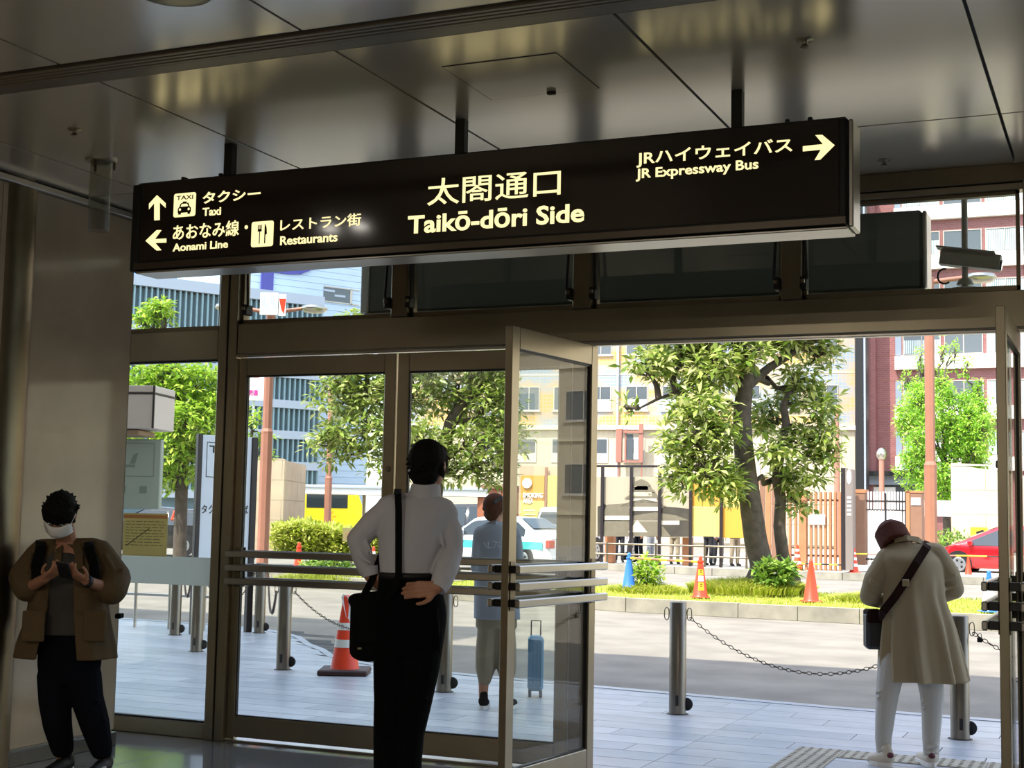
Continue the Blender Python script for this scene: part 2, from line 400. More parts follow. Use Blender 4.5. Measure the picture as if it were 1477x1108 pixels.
for x in (-5.455,-4.23,-2.99,-1.73):
    for s in ((1,) if x<-5 else (-1,1)):
        xx=x+s*.075; xt=x+s*.062
        op=thing('window_opener','black opener arm on the %s side of the %s upper mullion'%('left' if s<0 else 'right',{-5.455:'leftmost',-4.23:'second',-2.99:'third',-1.73:'fourth'}[x]),'window opener',(xx,FY-.02,2.8))
        MB().tube([(xx+s*.0,FY-.02,2.84),(xx+s*.02,FY-.035,2.86),(xt+s*.012,FY-.03,3.28)],.009,8).build('arm',M['black_metal'],op)
        MB().bbox(xx-.018,xx+.018,FY-.05,FY+.03,2.80,2.87,.004).build('bracket',M['black_metal'],op)
        MB().lathe([(.014,0),(.014,.02)],(xx,FY-.06,2.83),10).build('knob',M['steel_dark'],op)
# fixed pane at left
wi=srt('window_20','tall fixed pane at left with a frosted band'); MB().box(-6.5,-5.62,FY+.05,FY+.058,.10,2.515).build('window_glass',M['glass'],wi)
for q4 in ((-6.5,-5.62,.10,.112),(-6.5,-5.62,2.503,2.515),(-5.632,-5.62,.1,2.515)): MB().box(q4[0],q4[1],FY+.035,FY+.075,q4[2],q4[3]).build('gasket',M['black_metal'],wi)
def sheetmat(name,col,tl=.5):   # thin paper or film: daylight comes through it
    m=mat(name,col,.8); n=m.node_tree; t=n.nodes.new('ShaderNodeBsdfTranslucent'); t.inputs[0].default_value=lin(col); x=n.nodes.new('ShaderNodeMixShader'); x.inputs[0].default_value=tl
    n.links.new(n.nodes['Principled BSDF'].outputs[0],x.inputs[1]); n.links.new(t.outputs[0],x.inputs[2]); n.links.new(x.outputs[0],n.nodes['Material Output'].inputs[0]); M[name]=m
sheetmat('frost','dfe4df',.55)
MB().box(-6.5,-5.632,FY+.046,FY+.049,.995,1.183).build('frosted_band',M['frost'],wi)
wi=srt('window_21','fixed pane behind the marble wall'); MB().box(-7.8,-6.6,FY+.05,FY+.058,.10,2.515).build('window_glass',M['glass'],wi)
for a,b in ((-.31,2.3),(2.4,5)):
    wi=srt('window_%d'%(22+(a>0)),'fixed pane right of the entrance'); MB().box(a,b,FY+.05,FY+.058,.10,2.525).build('window_glass',M['glass'],wi)
struct('wall_front_corner',MB().box(5.1,6.2,FY,FY+.1,0,CZ),M['concrete'],parent=wf)
struct('wall_front_end',MB().box(-9,-7.9,FY,FY+.1,0,CZ),M['concrete'],parent=wf)
# notice stuck on the fixed pane
sheetmat('paper','d8cf9a',.4); D('paper_head','c98a5a',.7); D('ink','5d5f50',.8)
a=oy(172,743,FY+.04); b=oy(241,802,FY+.04); x0,x1,z0,z1=-6.36,b.x,oy(236,803,FY+.04).z,oy(236,741,FY+.04).z
po=thing('notice_sheet','yellowed notice with a brown heading taped inside the left pane','notice',(x0,FY+.03,z0))
MB().bbox(x0,x1,FY+.030,FY+.034,z0,z1,.001).build('sheet',M['paper'],po)
MB().box(x0,x1,FY+.0275,FY+.0295,z1-.035,z1-.012).build('heading_band',M['paper_head'],po)
lm=MB()
for r in range(9):
    z=z1-.055-r*.02; x=x0+.02
    while x<x1-.05:
        L=random.uniform(.02,.07); lm.box(x,min(x+L,x1-.02),FY+.0285,FY+.0298,z-.004,z); x+=L+.012
lm.build('printed_lines',M['ink'],po)
MB().prism([(x0+.03,FY+.0282,z0+.07),(x0+.22,FY+.0282,z0+.19),(x0+.225,FY+.0282,z0+.185),(x0+.035,FY+.0282,z0+.065)],(0,-.0006,0)).build('arrow_stroke',M['ink'],po)
# ------------------------------------------------------------------ door leaves (local frame: hinge at origin, leaf along +x, room side = -y)
def door(nm,hx,hy,rz,wd,label,sl=.085):
    t=thing(nm,label,None,(hx,hy,0),rz); t['kind']='structure'
    T=.022
    def b(n,x0,x1,z0,z1,m='steel',y0=-T,y1=T): return MB().bbox(x0,x1,y0,y1,z0,z1,.003).build(n,M[m],t,True)
    b('stile',.004,sl,.015,2.518); b('stile',wd-.085,wd-.004,.015,2.518)
    b('top_rail',sl+.002,wd-.087,2.40,2.518); b('bottom_rail',sl+.002,wd-.087,.03,.165)
    MB().box(sl,wd-.085,-.005,.005,.165,2.40).build('door_glass',M['glass'],t,True)
    gk=MB()
    for q4 in ((sl,wd-.085,2.390,2.40),(sl,wd-.085,.165,.172),(sl,sl+.006,.172,2.390),(wd-.091,wd-.085,.175,2.388)): gk.box(q4[0],q4[1],-.012,.012,q4[2],q4[3])
    gk.build('gasket',M['black_metal'],t,True)
    for s in (-1,1):
        for z in (1.218,1.128,1.040):
            h=MB().bbox(-.01,wd+.01,s*.085-.014,s*.085+.014,z-.022,z+.022,.006).build('push_bar',M['steel_bright'],t,True)
            for x in (.045,wd-.045): MB().bbox(x-.03,x+.03,min(s*T,s*.071),max(s*T,s*.071),z-.02,z+.02,.003).build('bar_bracket',M['black_metal'],h,True)
        for x in (.045,wd-.045): MB().bbox(x-.026,x+.026,min(s*T,s*(T+.006)),max(s*T,s*(T+.006)),1.0,1.26,.002).build('mount_plate',M['steel_dark'],t,True)
    lk=MB().lathe([(.018,0),(.018,.008),(.008,.01)],(0,0,0),14).build('lock_cylinder',M['steel_dark'],t,True)
    lk.rotation_euler=(PI/2,0,0); lk.location=(wd-.04,-T,1.78)
    return t
door('door_1',-5.452,FY+.05,0,1.192,'closed glass door leaf nearest the left mullion, three push bars',.058)
d2=door('door_2',-3.062,FY+.05,PI,1.192,'closed glass door leaf behind the man with the shoulder bag')
dx,dy=-3.035+2.915,6.85-7.87
door('door_3',-2.915,7.90,math.atan2(dy,dx),math.hypot(dx,dy),'glass door leaf swung open into the hall, three bright push bars')
door('door_4',-.535,7.90,math.atan2(-1.03,.0),1.03,'open glass door leaf at the right edge seen almost edge-on')
struct('trim_2',MB().bbox(-5.45,-3.06,FY+.02,FY+.12,0,.012,.003),M['steel_bright'],'metal threshold under the closed doors')
# ------------------------------------------------------------------ the hanging direction sign
SY=6.05; X0,X1,Z0,Z1=-4.885,-1.088,2.768,3.253; ST=.20
sg=thing('hanging_sign','long dark illuminated direction sign hanging from the ceiling, lettered Taiko-dori Side','sign',(-2.98,SY+.1,Z0))
D('lens_metal','5a5248',.3,.9)
b_=MB().bbox(X0,X1,SY+.004,SY+ST,Z0,Z1,.012); b_.build('housing',M['black_metal'],sg)
MB().bbox(X0+.05,X1-.035,SY-.004,SY+.004,Z0+.052,Z1-.01,.001).build('face_panel',M['sign_face'],sg)
MB().bbox(X0+.01,X1-.005,SY-.006,SY+.004,Z0+.008,Z0+.045,.003).build('bottom_rail',M['lens_metal'],sg)
MB().bbox(X0+.02,X1+.0,SY-.001,SY+ST-.01,Z0-.012,Z0,.003).build('bottom_tray',M['steel_bright'],sg)
MB().bbox(X1,X1+.022,SY+.02,SY+ST-.01,Z0+.0,Z1-.01,.005).build('end_cap',M['steel_bright'],sg)
MB().bbox(X0-.02,X0+.03,SY-.003,SY+ST-.01,Z0+.0,Z1-.01,.006).build('end_cap',M['black_metal'],sg)
for x in (-4.62,-4.38,-1.36,-1.26): MB().bbox(x-.01,x+.01,SY+.05,SY+.09,Z1,Z1+.025,.003).build('top_lug',M['black_metal'],sg)
for x in (-4.32,-2.966,-1.585): MB().bbox(x-.025,x+.025,SY+.03,SY+.08,Z1-.005,CZ,.003).build('hanger',M['black_metal'],sg)
TF=SY-.0052
def S(px,py): p=oy(px,py,TF); return p.x,p.z
def stext(nm,body,bl,tr,bold=0.):
    """bl = pixel of the baseline-left corner of the glyph box, tr = pixel of its top-right corner"""
    (xa,za),(xb,zb)=S(*bl),S(*tr)
    return text(nm,body,.1,M['sign_lit'],sg,(xa,TF,za),bold=bold,ext=.0012,width=xb-xa,height=zb-za)
stext('lettering','タクシー',(292,294),(376,270),.02)
stext('lettering','Taxi',(292,312),(319,298),.02)
stext('lettering','あおなみ線・',(249,347),(358,316),.010)
stext('lettering','Aonami Line',(249,363),(329,346),.02)
stext('lettering','レストラン街',(404,334),(521,307),.010)
stext('lettering','Restaurants',(404,354),(487,335),.02)
stext('lettering','太閤通口',(616,297),(809,242),.006)
stext('lettering','Taikō-dōri Side',(588,338),(843,291),.025)
stext('lettering','JRハイウェイバス',(918,242),(1143,198),.015)
stext('lettering','JR Expressway Bus',(917,262),(1094,229),.02)
def sprism(nm,pix,m='sign_lit',d=.0012,par=None,y=TF):
    pts=[(S(*p)[0],y,S(*p)[1]) for p in pix]; return MB().prism(pts,(0,-d,0)).build(nm,M[m],par or sg)
sprism('up_arrow',[(222.5,318),(222.5,293),(215,302),(215,294),(226.5,281.5),(239,293),(239,300),(230.5,292),(230.5,317.5)])
sprism('left_arrow',[(240,344),(240,350),(224,350.5),(233,361),(226,361.5),(210,347.5),(226,332),(233,332),(223.5,345)])
sprism('right_arrow',[(1158,211),(1158,218.5),(1184,216),(1175,231),(1183,230.5),(1204,209.5),(1186,194.5),(1176,195),(1187,208)])
def rrect(x0,x1,z0,z1,r,y):
    p=[]
    for cx,cz,a in ((x1-r,z1-r,0),(x0+r,z1-r,90),(x0+r,z0+r,180),(x1-r,z0+r,270)):
        for k in range(0,91,30): p.append((cx+r*math.cos(math.radians(a+k)),y,cz+r*math.sin(math.radians(a+k))))
    return p
(xa,za),(xb,zb)=S(250,314),S(283,277)
pg=MB().prism(rrect(xa,xb,za,zb,.012,TF),(0,-.0012,0)).build('taxi_pictogram',M['sign_lit'],sg)
W_,H_=xb-xa,zb-za; cx=(xa+xb)/2
TG=TF-.0014
cp=MB()
def R4(x0,x1,z0,z1): cp.box(cx+x0*W_,cx+x1*W_,TG-.0008,TG,za+z0*H_,za+z1*H_)
cp.prism([(cx+x*W_,TG,za+z*H_) for x,z in ((-.3,.17),(.3,.17),(.3,.36),(.24,.42),(.17,.58),(-.17,.58),(-.24,.42),(-.3,.36))],(0,-.0008,0))
R4(-.09,.09,.58,.64); R4(-.27,-.15,.1,.18); R4(.15,.27,.1,.18); cp.build('pictogram_ink',M['sign_face'],pg)
cp=MB(); cp.prism([(cx+x*W_,TG-.001,za+z*H_) for x,z in ((-.17,.43),(.17,.43),(.12,.54),(-.12,.54))],(0,-.0006,0))
for s in (-1,1): cp.ball((cx+s*.2*W_,TG-.001,za+.31*H_),(.05*W_,.0008,.05*W_),10,6)
cp.build('pictogram_light',M['sign_lit'],pg)
text('pictogram_word','TAXI',.03,M['sign_face'],pg,(xa+.12*W_,TG,za+.72*H_),bold=.02,ext=.0006,width=.76*W_,height=.18*H_)
(xa,za),(xb,zb)=S(362,357),S(395,318)
pg=MB().prism(rrect(xa,xb,za,zb,.012,TF),(0,-.0012,0)).build('restaurant_pictogram',M['sign_lit'],sg)
W_,H_=xb-xa,zb-za; cx=(xa+xb)/2; cp=MB()
R4(-.14,-.10,.12,.6); R4(-.21,-.03,.60,.70)
for k in range(4): R4(-.21+.052*k,-.18+.052*k,.68,.86)
cp.prism([(cx+x*W_,TG,za+z*H_) for x,z in ((.10,.12),(.15,.12),(.15,.45),(.22,.5),(.19,.75),(.13,.88),(.10,.88))],(0,-.0008,0))
cp.build('pictogram_ink',M['sign_face'],pg)
# ================================================================== OUTSIDE THE DOORS
# building mass over the hall: its shade falls over the pavement
struct('roof_block',MB().box(-16,30,-12,8.9,3.56,11.7),M['concrete'],'mass of the station building above the entrance')
struct('shade_block',MB().box(-40,-12.2,-12,8.9,0,16.3),M['concrete'],'unseen tall block added at left to extend the shade on the pavement')  # added out of view, tall enough to carry the shade further out at left
# outdoor sign box over the entrance
D('box_back','666b66',.4); D('soffit','8c897f',.7)
ob=thing('entrance_sign_box','long dark back of the outdoor sign box hung behind the upper windows','sign',(-2.8,8.7,2.8))
BY=8.6; xl,xr=oy(531,430,BY).x,oy(1331,380,BY).x; z0,z1=2.895,3.375
MB().bbox(xl,xr,BY,BY+.2,z0,z1,.02).build('housing',M['box_back'],ob)
MB().bbox(xl-.02,xr+.015,BY-.02,BY+.22,z0-.025,z0,.004).build('bottom_lip',M['steel_bright'],ob)
MB().bbox(xl-.06,xl,BY-.01,BY+.21,z0,z1,.01).build('end_cap',M['white'],ob)
MB().bbox(xr,xr+.025,BY-.01,BY+.21,z0,z1-.01,.008).build('end_cap',M['steel_bright'],ob)
for x in (-4.3,-3.0,-1.6): MB().bbox(x-.03,x+.03,BY+.05,BY+.11,z1,3.56,.003).build('hanger',M['steel_dark'],ob)
# security camera on a drop pole
q=oy(1392,395,8.55); cx,cy=q.x,8.55
cc=thing('security_camera','grey security camera on a drop pole outside the upper right window','camera',(cx,cy,2.9))
D('cam_grey','a39e90',.5)
MB().tube([(cx,cy,3.56),(cx,cy,2.93)],.018,12).build('drop_pole',M['cam_grey'],cc)
a=oy(1357,371,8.55); b=oy(1443,380,8.55)
ax=(b-a).normalized(); 
hm=MB(); n_=Vector((0,-1,0)); upv=Vector((-ax.z,0,ax.x))
for (o1,o2,w1,h1) in ((0,.34,.045,.045),):
    pts=[]
    for s,u in ((-1,-1),(1,-1),(1,.6),(.7,1),(-.7,1),(-1,.6)): pts.append(a+n_*(-s*w1)+upv*(u*h1))
    hm.prism(pts,ax*(b-a).length)
hm.build('housing',M['cam_grey'],cc)
hm=MB(); c0=a+ax*-.02-upv*-.05
hm.prism([a+ax*-.03+upv*.05+n_*.06,a+ax*-.03+upv*.05-n_*.06,a+ax*-.03+upv*.058-n_*.06,a+ax*-.03+upv*.058+n_*.06],ax*((b-a).length*.98)); hm.build('sunshield',M['cam_grey'],cc)
MB().tube([b-ax*.01-upv*.01,b+ax*.012-upv*.01],.032,14).build('lens',M['carglass'],cc)
q2=oy(1375,398,8.55)
ring=[(q2.x-.045+.04*math.cos(t),cy-.03,q2.z+.045*math.sin(t)-.005) for t in [i*PI/7 for i in range(3,13)]]
MB().tube(ring,.006,6).build('cable_loop',M['black'],cc)
MB().lathe([(.035,2.93),(.05,2.90),(.045,2.895)],(cx,cy,0),20).build('swivel_joint',M['cam_grey'],cc)
MB().lathe([(.0,2.875),(.085,2.875),(.085,2.86),(.05,2.855),(.05,2.81),(.11,2.80),(.11,2.785),(0,2.785)],(cx+.0,cy,0),28).build('base_dome',M['white'],cc)
MB().tube([(cx,cy,2.9),(cx,cy,2.86)],.02,10).build('neck',M['cam_grey'],cc)
# ------------------------------------------------------------------ pavement, road, median
pv=srt('pavement','pale grey stone pavement in front of the station, in shade')
edge=[(7,11.35),(-1.1,11.6),(-2.24,11.68),(-4.36,11.95),(-6.5,12.3),(-7.2,12.6),(-7.7,12.95),(-8.14,13.5),(-8.6,13.95),(-9.2,14.7),(-9.9,15.25),(-11,15.62),(-12.7,15.75),(-19,15.8)]
def edgeY(x):
    for (x1,y1),(x0,y0) in zip(edge,edge[1:]):
        if x0<=x<=x1: return y0+(y1-y0)*(x-x0)/(x1-x0)
    return 11.3 if x>0 else 15.8
pm=MB(); pts=[(19,FY+.1,-.02),(19,11.35,-.02)]+[(x,y-.02,-.02) for x,y in edge]+[(-19,FY+.1,-.02)]
pm.prism(pts[::-1],(0,0,-.2)); struct('pavement_bed',pm,M['joint'],parent=pv)
# slabs: long joints run towards the road at X=-2.74 (seam); rows parallel to the front
RW=.30; n=0; rr=random.Random(3); stuffm=MB()
ms=[M['pave'],M['pave2'],M['pave3']]
row=0; y=FY+.10
def clipslab(x0,x1,y0,y1,m,far=False):
    ya=min(edgeY(x0),edgeY((x0+x1)/2),edgeY(x1)); 
    g=.003
    if y1<=ya-.01:
        if far: stuffm.box(x0+g,x1-g,y0+g,y1-g,-.03,0); return
        slab('paving_slab',x0,x1,y0,y1,-.03,0,m,pv,.003); return
    # cut to the curved edge
    N=5; xs=[x0+g+(x1-x0-2*g)*k/N for k in range(N+1)]
    top=[(xx,min(y1-g,edgeY(xx)-.015)) for xx in xs]
    if max(t[1] for t in top)<=y0+g+.01: return
    top=[(a,max(b,y0+g+.002)) for a,b in top]
    mb=MB().prism([(x0+g,y0+g,0),(x1-g,y0+g,0)]+[(a,b,0) for a,b in top[::-1]],(0,0,-.03))
    if far: stuffm.v,stuffm.f,stuffm.sm,_=stuffm.v,stuffm.f,stuffm.sm,stuffm.add(mb.v,mb.f)
    else: mb.build('paving_slab',m,pv)
while y<16.0:
    off=[0,.62,.31,.93][row%4]; x=-2.74-1.24*14+off
    if row%4==0: off=0
    while x<3.2:
        x1=x+1.24
        # the seam at X=-2.74 runs through every row
        segs=[(x,x1)]
        if x<-2.74-.02 and x1>-2.74+.02: segs=[(x,-2.74),(-2.74,x1)]
        for a,b in segs:
            if y<edgeY((a+b)/2)+.3 and y<max(edgeY(a),edgeY(b)):
                # inside what the frame can see (and a little beside)
                vis=(a>-13.2 and b<2.2 and b>-.95*y-.0*1.0-1.6)
                inview = -0.93*y-1.2 < (a+b)/2 < -.04*y+1.4
                clipslab(a,b,y,y+RW,ms[rr.choice([0,0,1,2])],not inview)
        x=x1
    y+=RW; row+=1
o=stuffm.build('outer_slabs',M['pave'],pv); o['kind']='stuff'
# kerb line
km=MB()
for (xa,ya),(xb,yb) in zip(edge,edge[1:]):
    km.prism([(xa,ya-.015,-.06),(xb,yb-.015,-.06),(xb,yb+.12,-.06),(xa,ya+.12,-.06)],(0,0,.065))
struct('pavement_kerb',km,M['pave2'],parent=pv)
road=struct('road',MB().add([(-160,8,-.055),(90,8,-.055),(90,190,-.055),(-160,190,-.055)],[(0,1,2,3)]),M['asphalt'],'sunlit asphalt station forecourt road')
# tactile paving
D('tactile','a39a86',.7,var=.1,vscale=6)
tp=thing('tactile_paving','dotted tactile paving strip on the pavement where the woman stands','paving',(-1.6,9.3,0))
q=gz(1160,1080); x=q.x; q0=gz(1195,1108)
import itertools
bm_=MB()
tiles=[]
yb=9.28
for i in range(6): tiles.append((-2.05+.3*i,yb,0.))
for i in range(3): tiles.append((-2.05+.0*i,yb-.3*(i+1),0.))
D('stud','8a8272',.7)
for i,(tx,ty,_) in enumerate(tiles):
    t_=MB().bbox(tx+.002,tx+.298,ty+.002,ty+.298,.0005,.006,.002).build('tactile_tile',M['tactile'],tp)
    s_=MB()
    for a in range(5):
        for b in range(5): s_.lathe([(.015,.006),(.011,.0105)],(tx+.03+.06*a,ty+.03+.06*b,0),8)
    s_.build('studs',M['stud'],t_)['kind']='stuff'
# median
med=[(30,22.0),(-1.9,22.1),(-7.7,22.5),(-11.5,23.6),(-14.5,25.3),(-19,28.6),(-24,33.5),(-26,37),(-22,36.2),(-18,31),(-14.5,28.6),(-11,27.2),(-7,26.9),(30,26.6)]
mk=srt('median','raised traffic median with kerb and grass')
mm=MB().prism([(x,y,-.05) for x,y in med],(0,0,.20)); struct('median_bed',mm,M['grass_soil'],parent=mk)
front=[(30,22.0),(-1.9,22.1),(-7.7,22.5),(-11.5,23.6),(-14.5,25.3),(-19,28.6),(-24,33.5)]
tot=0
for (xa,ya),(xb,yb) in zip(front[::1],front[1:]):
    L=math.hypot(xb-xa,yb-ya); nn=max(1,round(L/1.0))
    if xa>3: nn=12
    dxx,dyy=(xb-xa)/nn,(yb-ya)/nn; l=math.hypot(dxx,dyy); nx,ny=-dyy/l*.0,0
    nrm=Vector((dyy,-dxx,0)).normalized(); 
    if nrm.y<0: nrm=-nrm
    for i in range(nn):
        a=Vector((xa+dxx*i,ya+dyy*i,0)); b=Vector((xa+dxx*(i+1),ya+dyy*(i+1),0)); e=(b-a).normalized()*.006
        a+=e; b-=e
        MB().prism([a-nrm*.02+Vector((0,0,-.05)),b-nrm*.02+Vector((0,0,-.05)),b+nrm*.16+Vector((0,0,-.05)),a+nrm*.16+Vector((0,0,-.05))],(0,0,.225+random.uniform(-.004,.004))).build('kerbstone',M['kerb'],mk)
lm_=[(-12.6,23.98),(-14.5,25.3),(-19,28.6),(-24,33.5),(-26,37),(-22,36.2),(-18,31),(-14.5,28.6),(-12.6,27.8)]
struct('median_paving',MB().prism([(x,y+(.2 if y<27.5 and x>-19.5 else 0),.14) for x,y in lm_],(0,0,.02)),M['asphalt'],parent=mk)
# mounds under the trees
def mound(cx,cy,rx,ry,h):
    vs=[];fs=[];N=16
    for i in range(6):
        t=i/5
        for k in range(N):
            q=2*PI*k/N; vs.append((cx+rx*t*math.cos(q),cy+ry*t*math.sin(q),.14+h*(math.cos(t*PI)+1)/2))
    for i in range(5):
        for k in range(N):
            k2=(k+1)%N; fs.append((i*N+k,(i+1)*N+k,(i+1)*N+k2,i*N+k2))
    return MB().add(vs,fs,True)
GT=gz(1098,846,.25); GT=Vector((-6.35,25.6,.15))
struct('median_mound',mound(GT.x,GT.y,1.6,1.2,.28),M['grass_soil'],parent=mk)
struct('median_mound',mound(-8.2,25.0,1.1,1.0,.12),M['grass_soil'],parent=mk)
struct('median_mound',mound(-4.0,25.0,1.2,.9,.12),M['grass_soil'],parent=mk)
# far kerb and sidewalk
fs_=srt('far_sidewalk','sidewalk across the road with a stone kerb')
struct('sidewalk_bed',MB().box(-10.6,40,38.7,70,-.05,.10),M['concrete'],parent=fs_)
struct('sidewalk_bed',MB().prism([(-10.6,38.7,-.05),(-10.6,70,-.05),(-15.5,70,-.05),(-15.5,40.2,-.05)],(0,0,.15)),M['concrete'],parent=fs_)
x=-15.5
while x<6:
    y=38.55 if x>-10.6 else 38.55+(-10.6-x)*.3
    y2=38.55 if x+1.2>-10.6 else 38.55+(-10.6-x-1.2)*.3
    MB().prism([(x+.01,y,-.05),(x+1.19,y2,-.05),(x+1.19,y2+.2,-.05),(x+.01,y+.2,-.05)],(0,0,.20)).build('kerbstone',M['kerb'],fs_); x+=1.2
# ------------------------------------------------------------------ grass
M['grass']=leafmat('grass','93a62e','b7bf4a','d6d474'); M['leaf_dark']=leafmat('leaf_dark','4c7428','84a840','b9cc6a'); M['leaf_light']=leafmat('leaf_light','6d9a24','a3c73c','d3e06a')
M['leaf_olive']=leafmat('leaf_olive','5c7a28','97ab4a','d8d892'); M['leaf_ginkgo']=leafmat('leaf_ginkgo','6fa52c','9ccb3f','c9e36a')
def npmesh(name,V,F,m,parent):
    me=bpy.data.meshes.new(name); me.vertices.add(len(V)); me.vertices.foreach_set('co',np.asarray(V,dtype=np.float32).ravel())
    F=np.asarray(F,dtype=np.int32); n,k=F.shape; me.loops.add(n*k); me.polygons.add(n)
    me.loops.foreach_set('vertex_index',F.ravel()); me.polygons.foreach_set('loop_start',np.arange(0,n*k,k,dtype=np.int32))
    me.update(calc_edges=True); me.materials.append(m); o=link(name,me,parent); return o
def blades(pos,h,w,lean,rng):
    """grass blades: two stacked quads-as-triangles; pos Nx3"""
    n=len(pos); a=rng.uniform(0,2*PI,n); hh=h*rng.uniform(.5,1.2,n); ln=lean*rng.uniform(.2,1.2,n); b=rng.uniform(0,2*PI,n)
    dx=np.stack([np.cos(a),np.sin(a),0*a],1)*w; tip=pos+np.stack([np.cos(b)*ln*hh,np.sin(b)*ln*hh,hh],1); mid=pos+np.stack([np.cos(b)*ln*hh*.3,np.sin(b)*ln*hh*.3,hh*.6],1)
    V=np.stack([pos-dx,pos+dx,mid+dx*.7,mid-dx*.7,tip],1).reshape(-1,3); i=np.arange(n)*5
    F=np.concatenate([np.stack([i,i+1,i+2],1),np.stack([i,i+2,i+3],1),np.stack([i+3,i+2,i+4],1)]); return V,F
rng=np.random.default_rng(5)
def inpoly(x,y,poly):
    c=np.zeros(len(x),bool); j=len(poly)-1
    for i in range(len(poly)):
        xi,yi=poly[i];xj,yj=poly[j]; c^=((yi>y)!=(yj>y))&(x<(xj-xi)*(y-yi)/(yj-yi+1e-9)+xi); j=i
    return c
P=[]
n=40000; x=rng.uniform(-12.5,1,n); y=rng.uniform(22.2,33,n); k=inpoly(x,y,[(a,b+(.2 if b<27 and a>-8 else 0)) for a,b in med]); x,y=x[k],y[k]
z=np.full(len(x),.14)
for cx,cy,rx,ry,h in ((GT.x,GT.y,1.6,1.2,.28),(-8.2,25.,1.1,1.,.12),(-4.,25.,1.2,.9,.12)):
    t=np.sqrt(((x-cx)/rx)**2+((y-cy)/ry)**2); z=np.maximum(z,np.where(t<1,.14+h*(np.cos(np.minimum(t,1)*PI)+1)/2,0))
V,F=blades(np.stack([x,y,z],1),.06,.008,.6,rng)
gr=npmesh('grass',V,F,M['grass'],None); tag(gr,'yellow-green grass growing along the traffic median','grass',kind='stuff')
def tuft(nm,label,cx,cy,cz,r,h,n,m,cat='plant',group=None,kind=None,lw=.012):
    a=rng.uniform(0,2*PI,n); d=r*np.sqrt(rng.uniform(0,1,n)); pos=np.stack([cx+d*np.cos(a),cy+d*np.sin(a),cz+0*a],1)
    hh=h*(1.05-.5*(d/r)**2); V,F=[],[]
    b=a+rng.normal(0,.5,n); ln=.35+.5*d/r
    dx=np.stack([-np.sin(b),np.cos(b),0*b],1)*lw; hh=hh*rng.uniform(.7,1.1,n)
    mid=pos+np.stack([np.cos(b)*ln*hh*.35,np.sin(b)*ln*hh*.35,hh*.7],1); tip=pos+np.stack([np.cos(b)*ln*hh,np.sin(b)*ln*hh,hh*.95],1)
    V=np.stack([pos-dx,pos+dx,mid+dx,mid-dx,tip],1).reshape(-1,3); i=np.arange(n)*5
    F=np.concatenate([np.stack([i,i+1,i+2],1),np.stack([i,i+2,i+3],1),np.stack([i+3,i+2,i+4],1)])
    o=npmesh(nm,V,F,m,None); tag(o,label,cat,group,kind); return o
tuft('grass_tuft','long grass mounded around the foot of the big street tree',GT.x,GT.y,.2,1.15,.27,4800,M['grass'],'grass')
tuft('grass_tuft','long grass around the small shrub beside the blue cone',-8.1,24.9,.14,.75,.2,1500,M['grass'],'grass')
tuft('grass_tuft','low grass mound behind the bending woman',-3.9,24.9,.14,.9,.2,1700,M['grass'],'grass')
# ------------------------------------------------------------------ trees
def leaves(centres,nper,size,rng,spread=.16,droop=.5):
    """rosettes of folded leaves round twig ends"""
    C=np.repeat(centres,nper,axis=0); n=len(C); d=rng.normal(size=(n,3)); d/=np.linalg.norm(d,axis=1)[:,None]; d[:,2]=d[:,2]*.6-.15*droop; d/=np.linalg.norm(d,axis=1)[:,None]
    base=C+d*spread*rng.uniform(.0,.8,(n,1)); L=size*rng.uniform(.7,1.25,(n,1)); W=L*.36
    up=np.tile([0,0,1.],(n,1))+rng.normal(0,.35,(n,3)); s=np.cross(d,up); s/=np.linalg.norm(s,axis=1)[:,None]+1e-9; u=np.cross(s,d)
    a=base; t=base+d*L-u*L*.18*droop; m1=base+d*L*.5+s*W*.5+u*L*.06; m2=base+d*L*.5-s*W*.5+u*L*.06; mm=base+d*L*.5
    V=np.stack([a,m1,t,m2,mm],1).reshape(-1,3); i=np.arange(n)*5
    F=np.concatenate([np.stack([i,i+1,i+4],1),np.stack([i+1,i+2,i+4],1),np.stack([i+4,i+2,i+3],1),np.stack([i,i+4,i+3],1)]); return V,F
def limb(pts,rs,mb,seg=8):
    mb.tube(pts,rs,seg)
def wob(a,b,n,amp,rd):
    a=Vector(a);b=Vector(b); P=[]
    for i in range(n+1):
        t=i/n; p=a.lerp(b,t)
        if 0<i<n: p=p+Vector((rd.uniform(-amp,amp),rd.uniform(-amp,amp),rd.uniform(-amp,amp)))
        P.append(p)
    return P
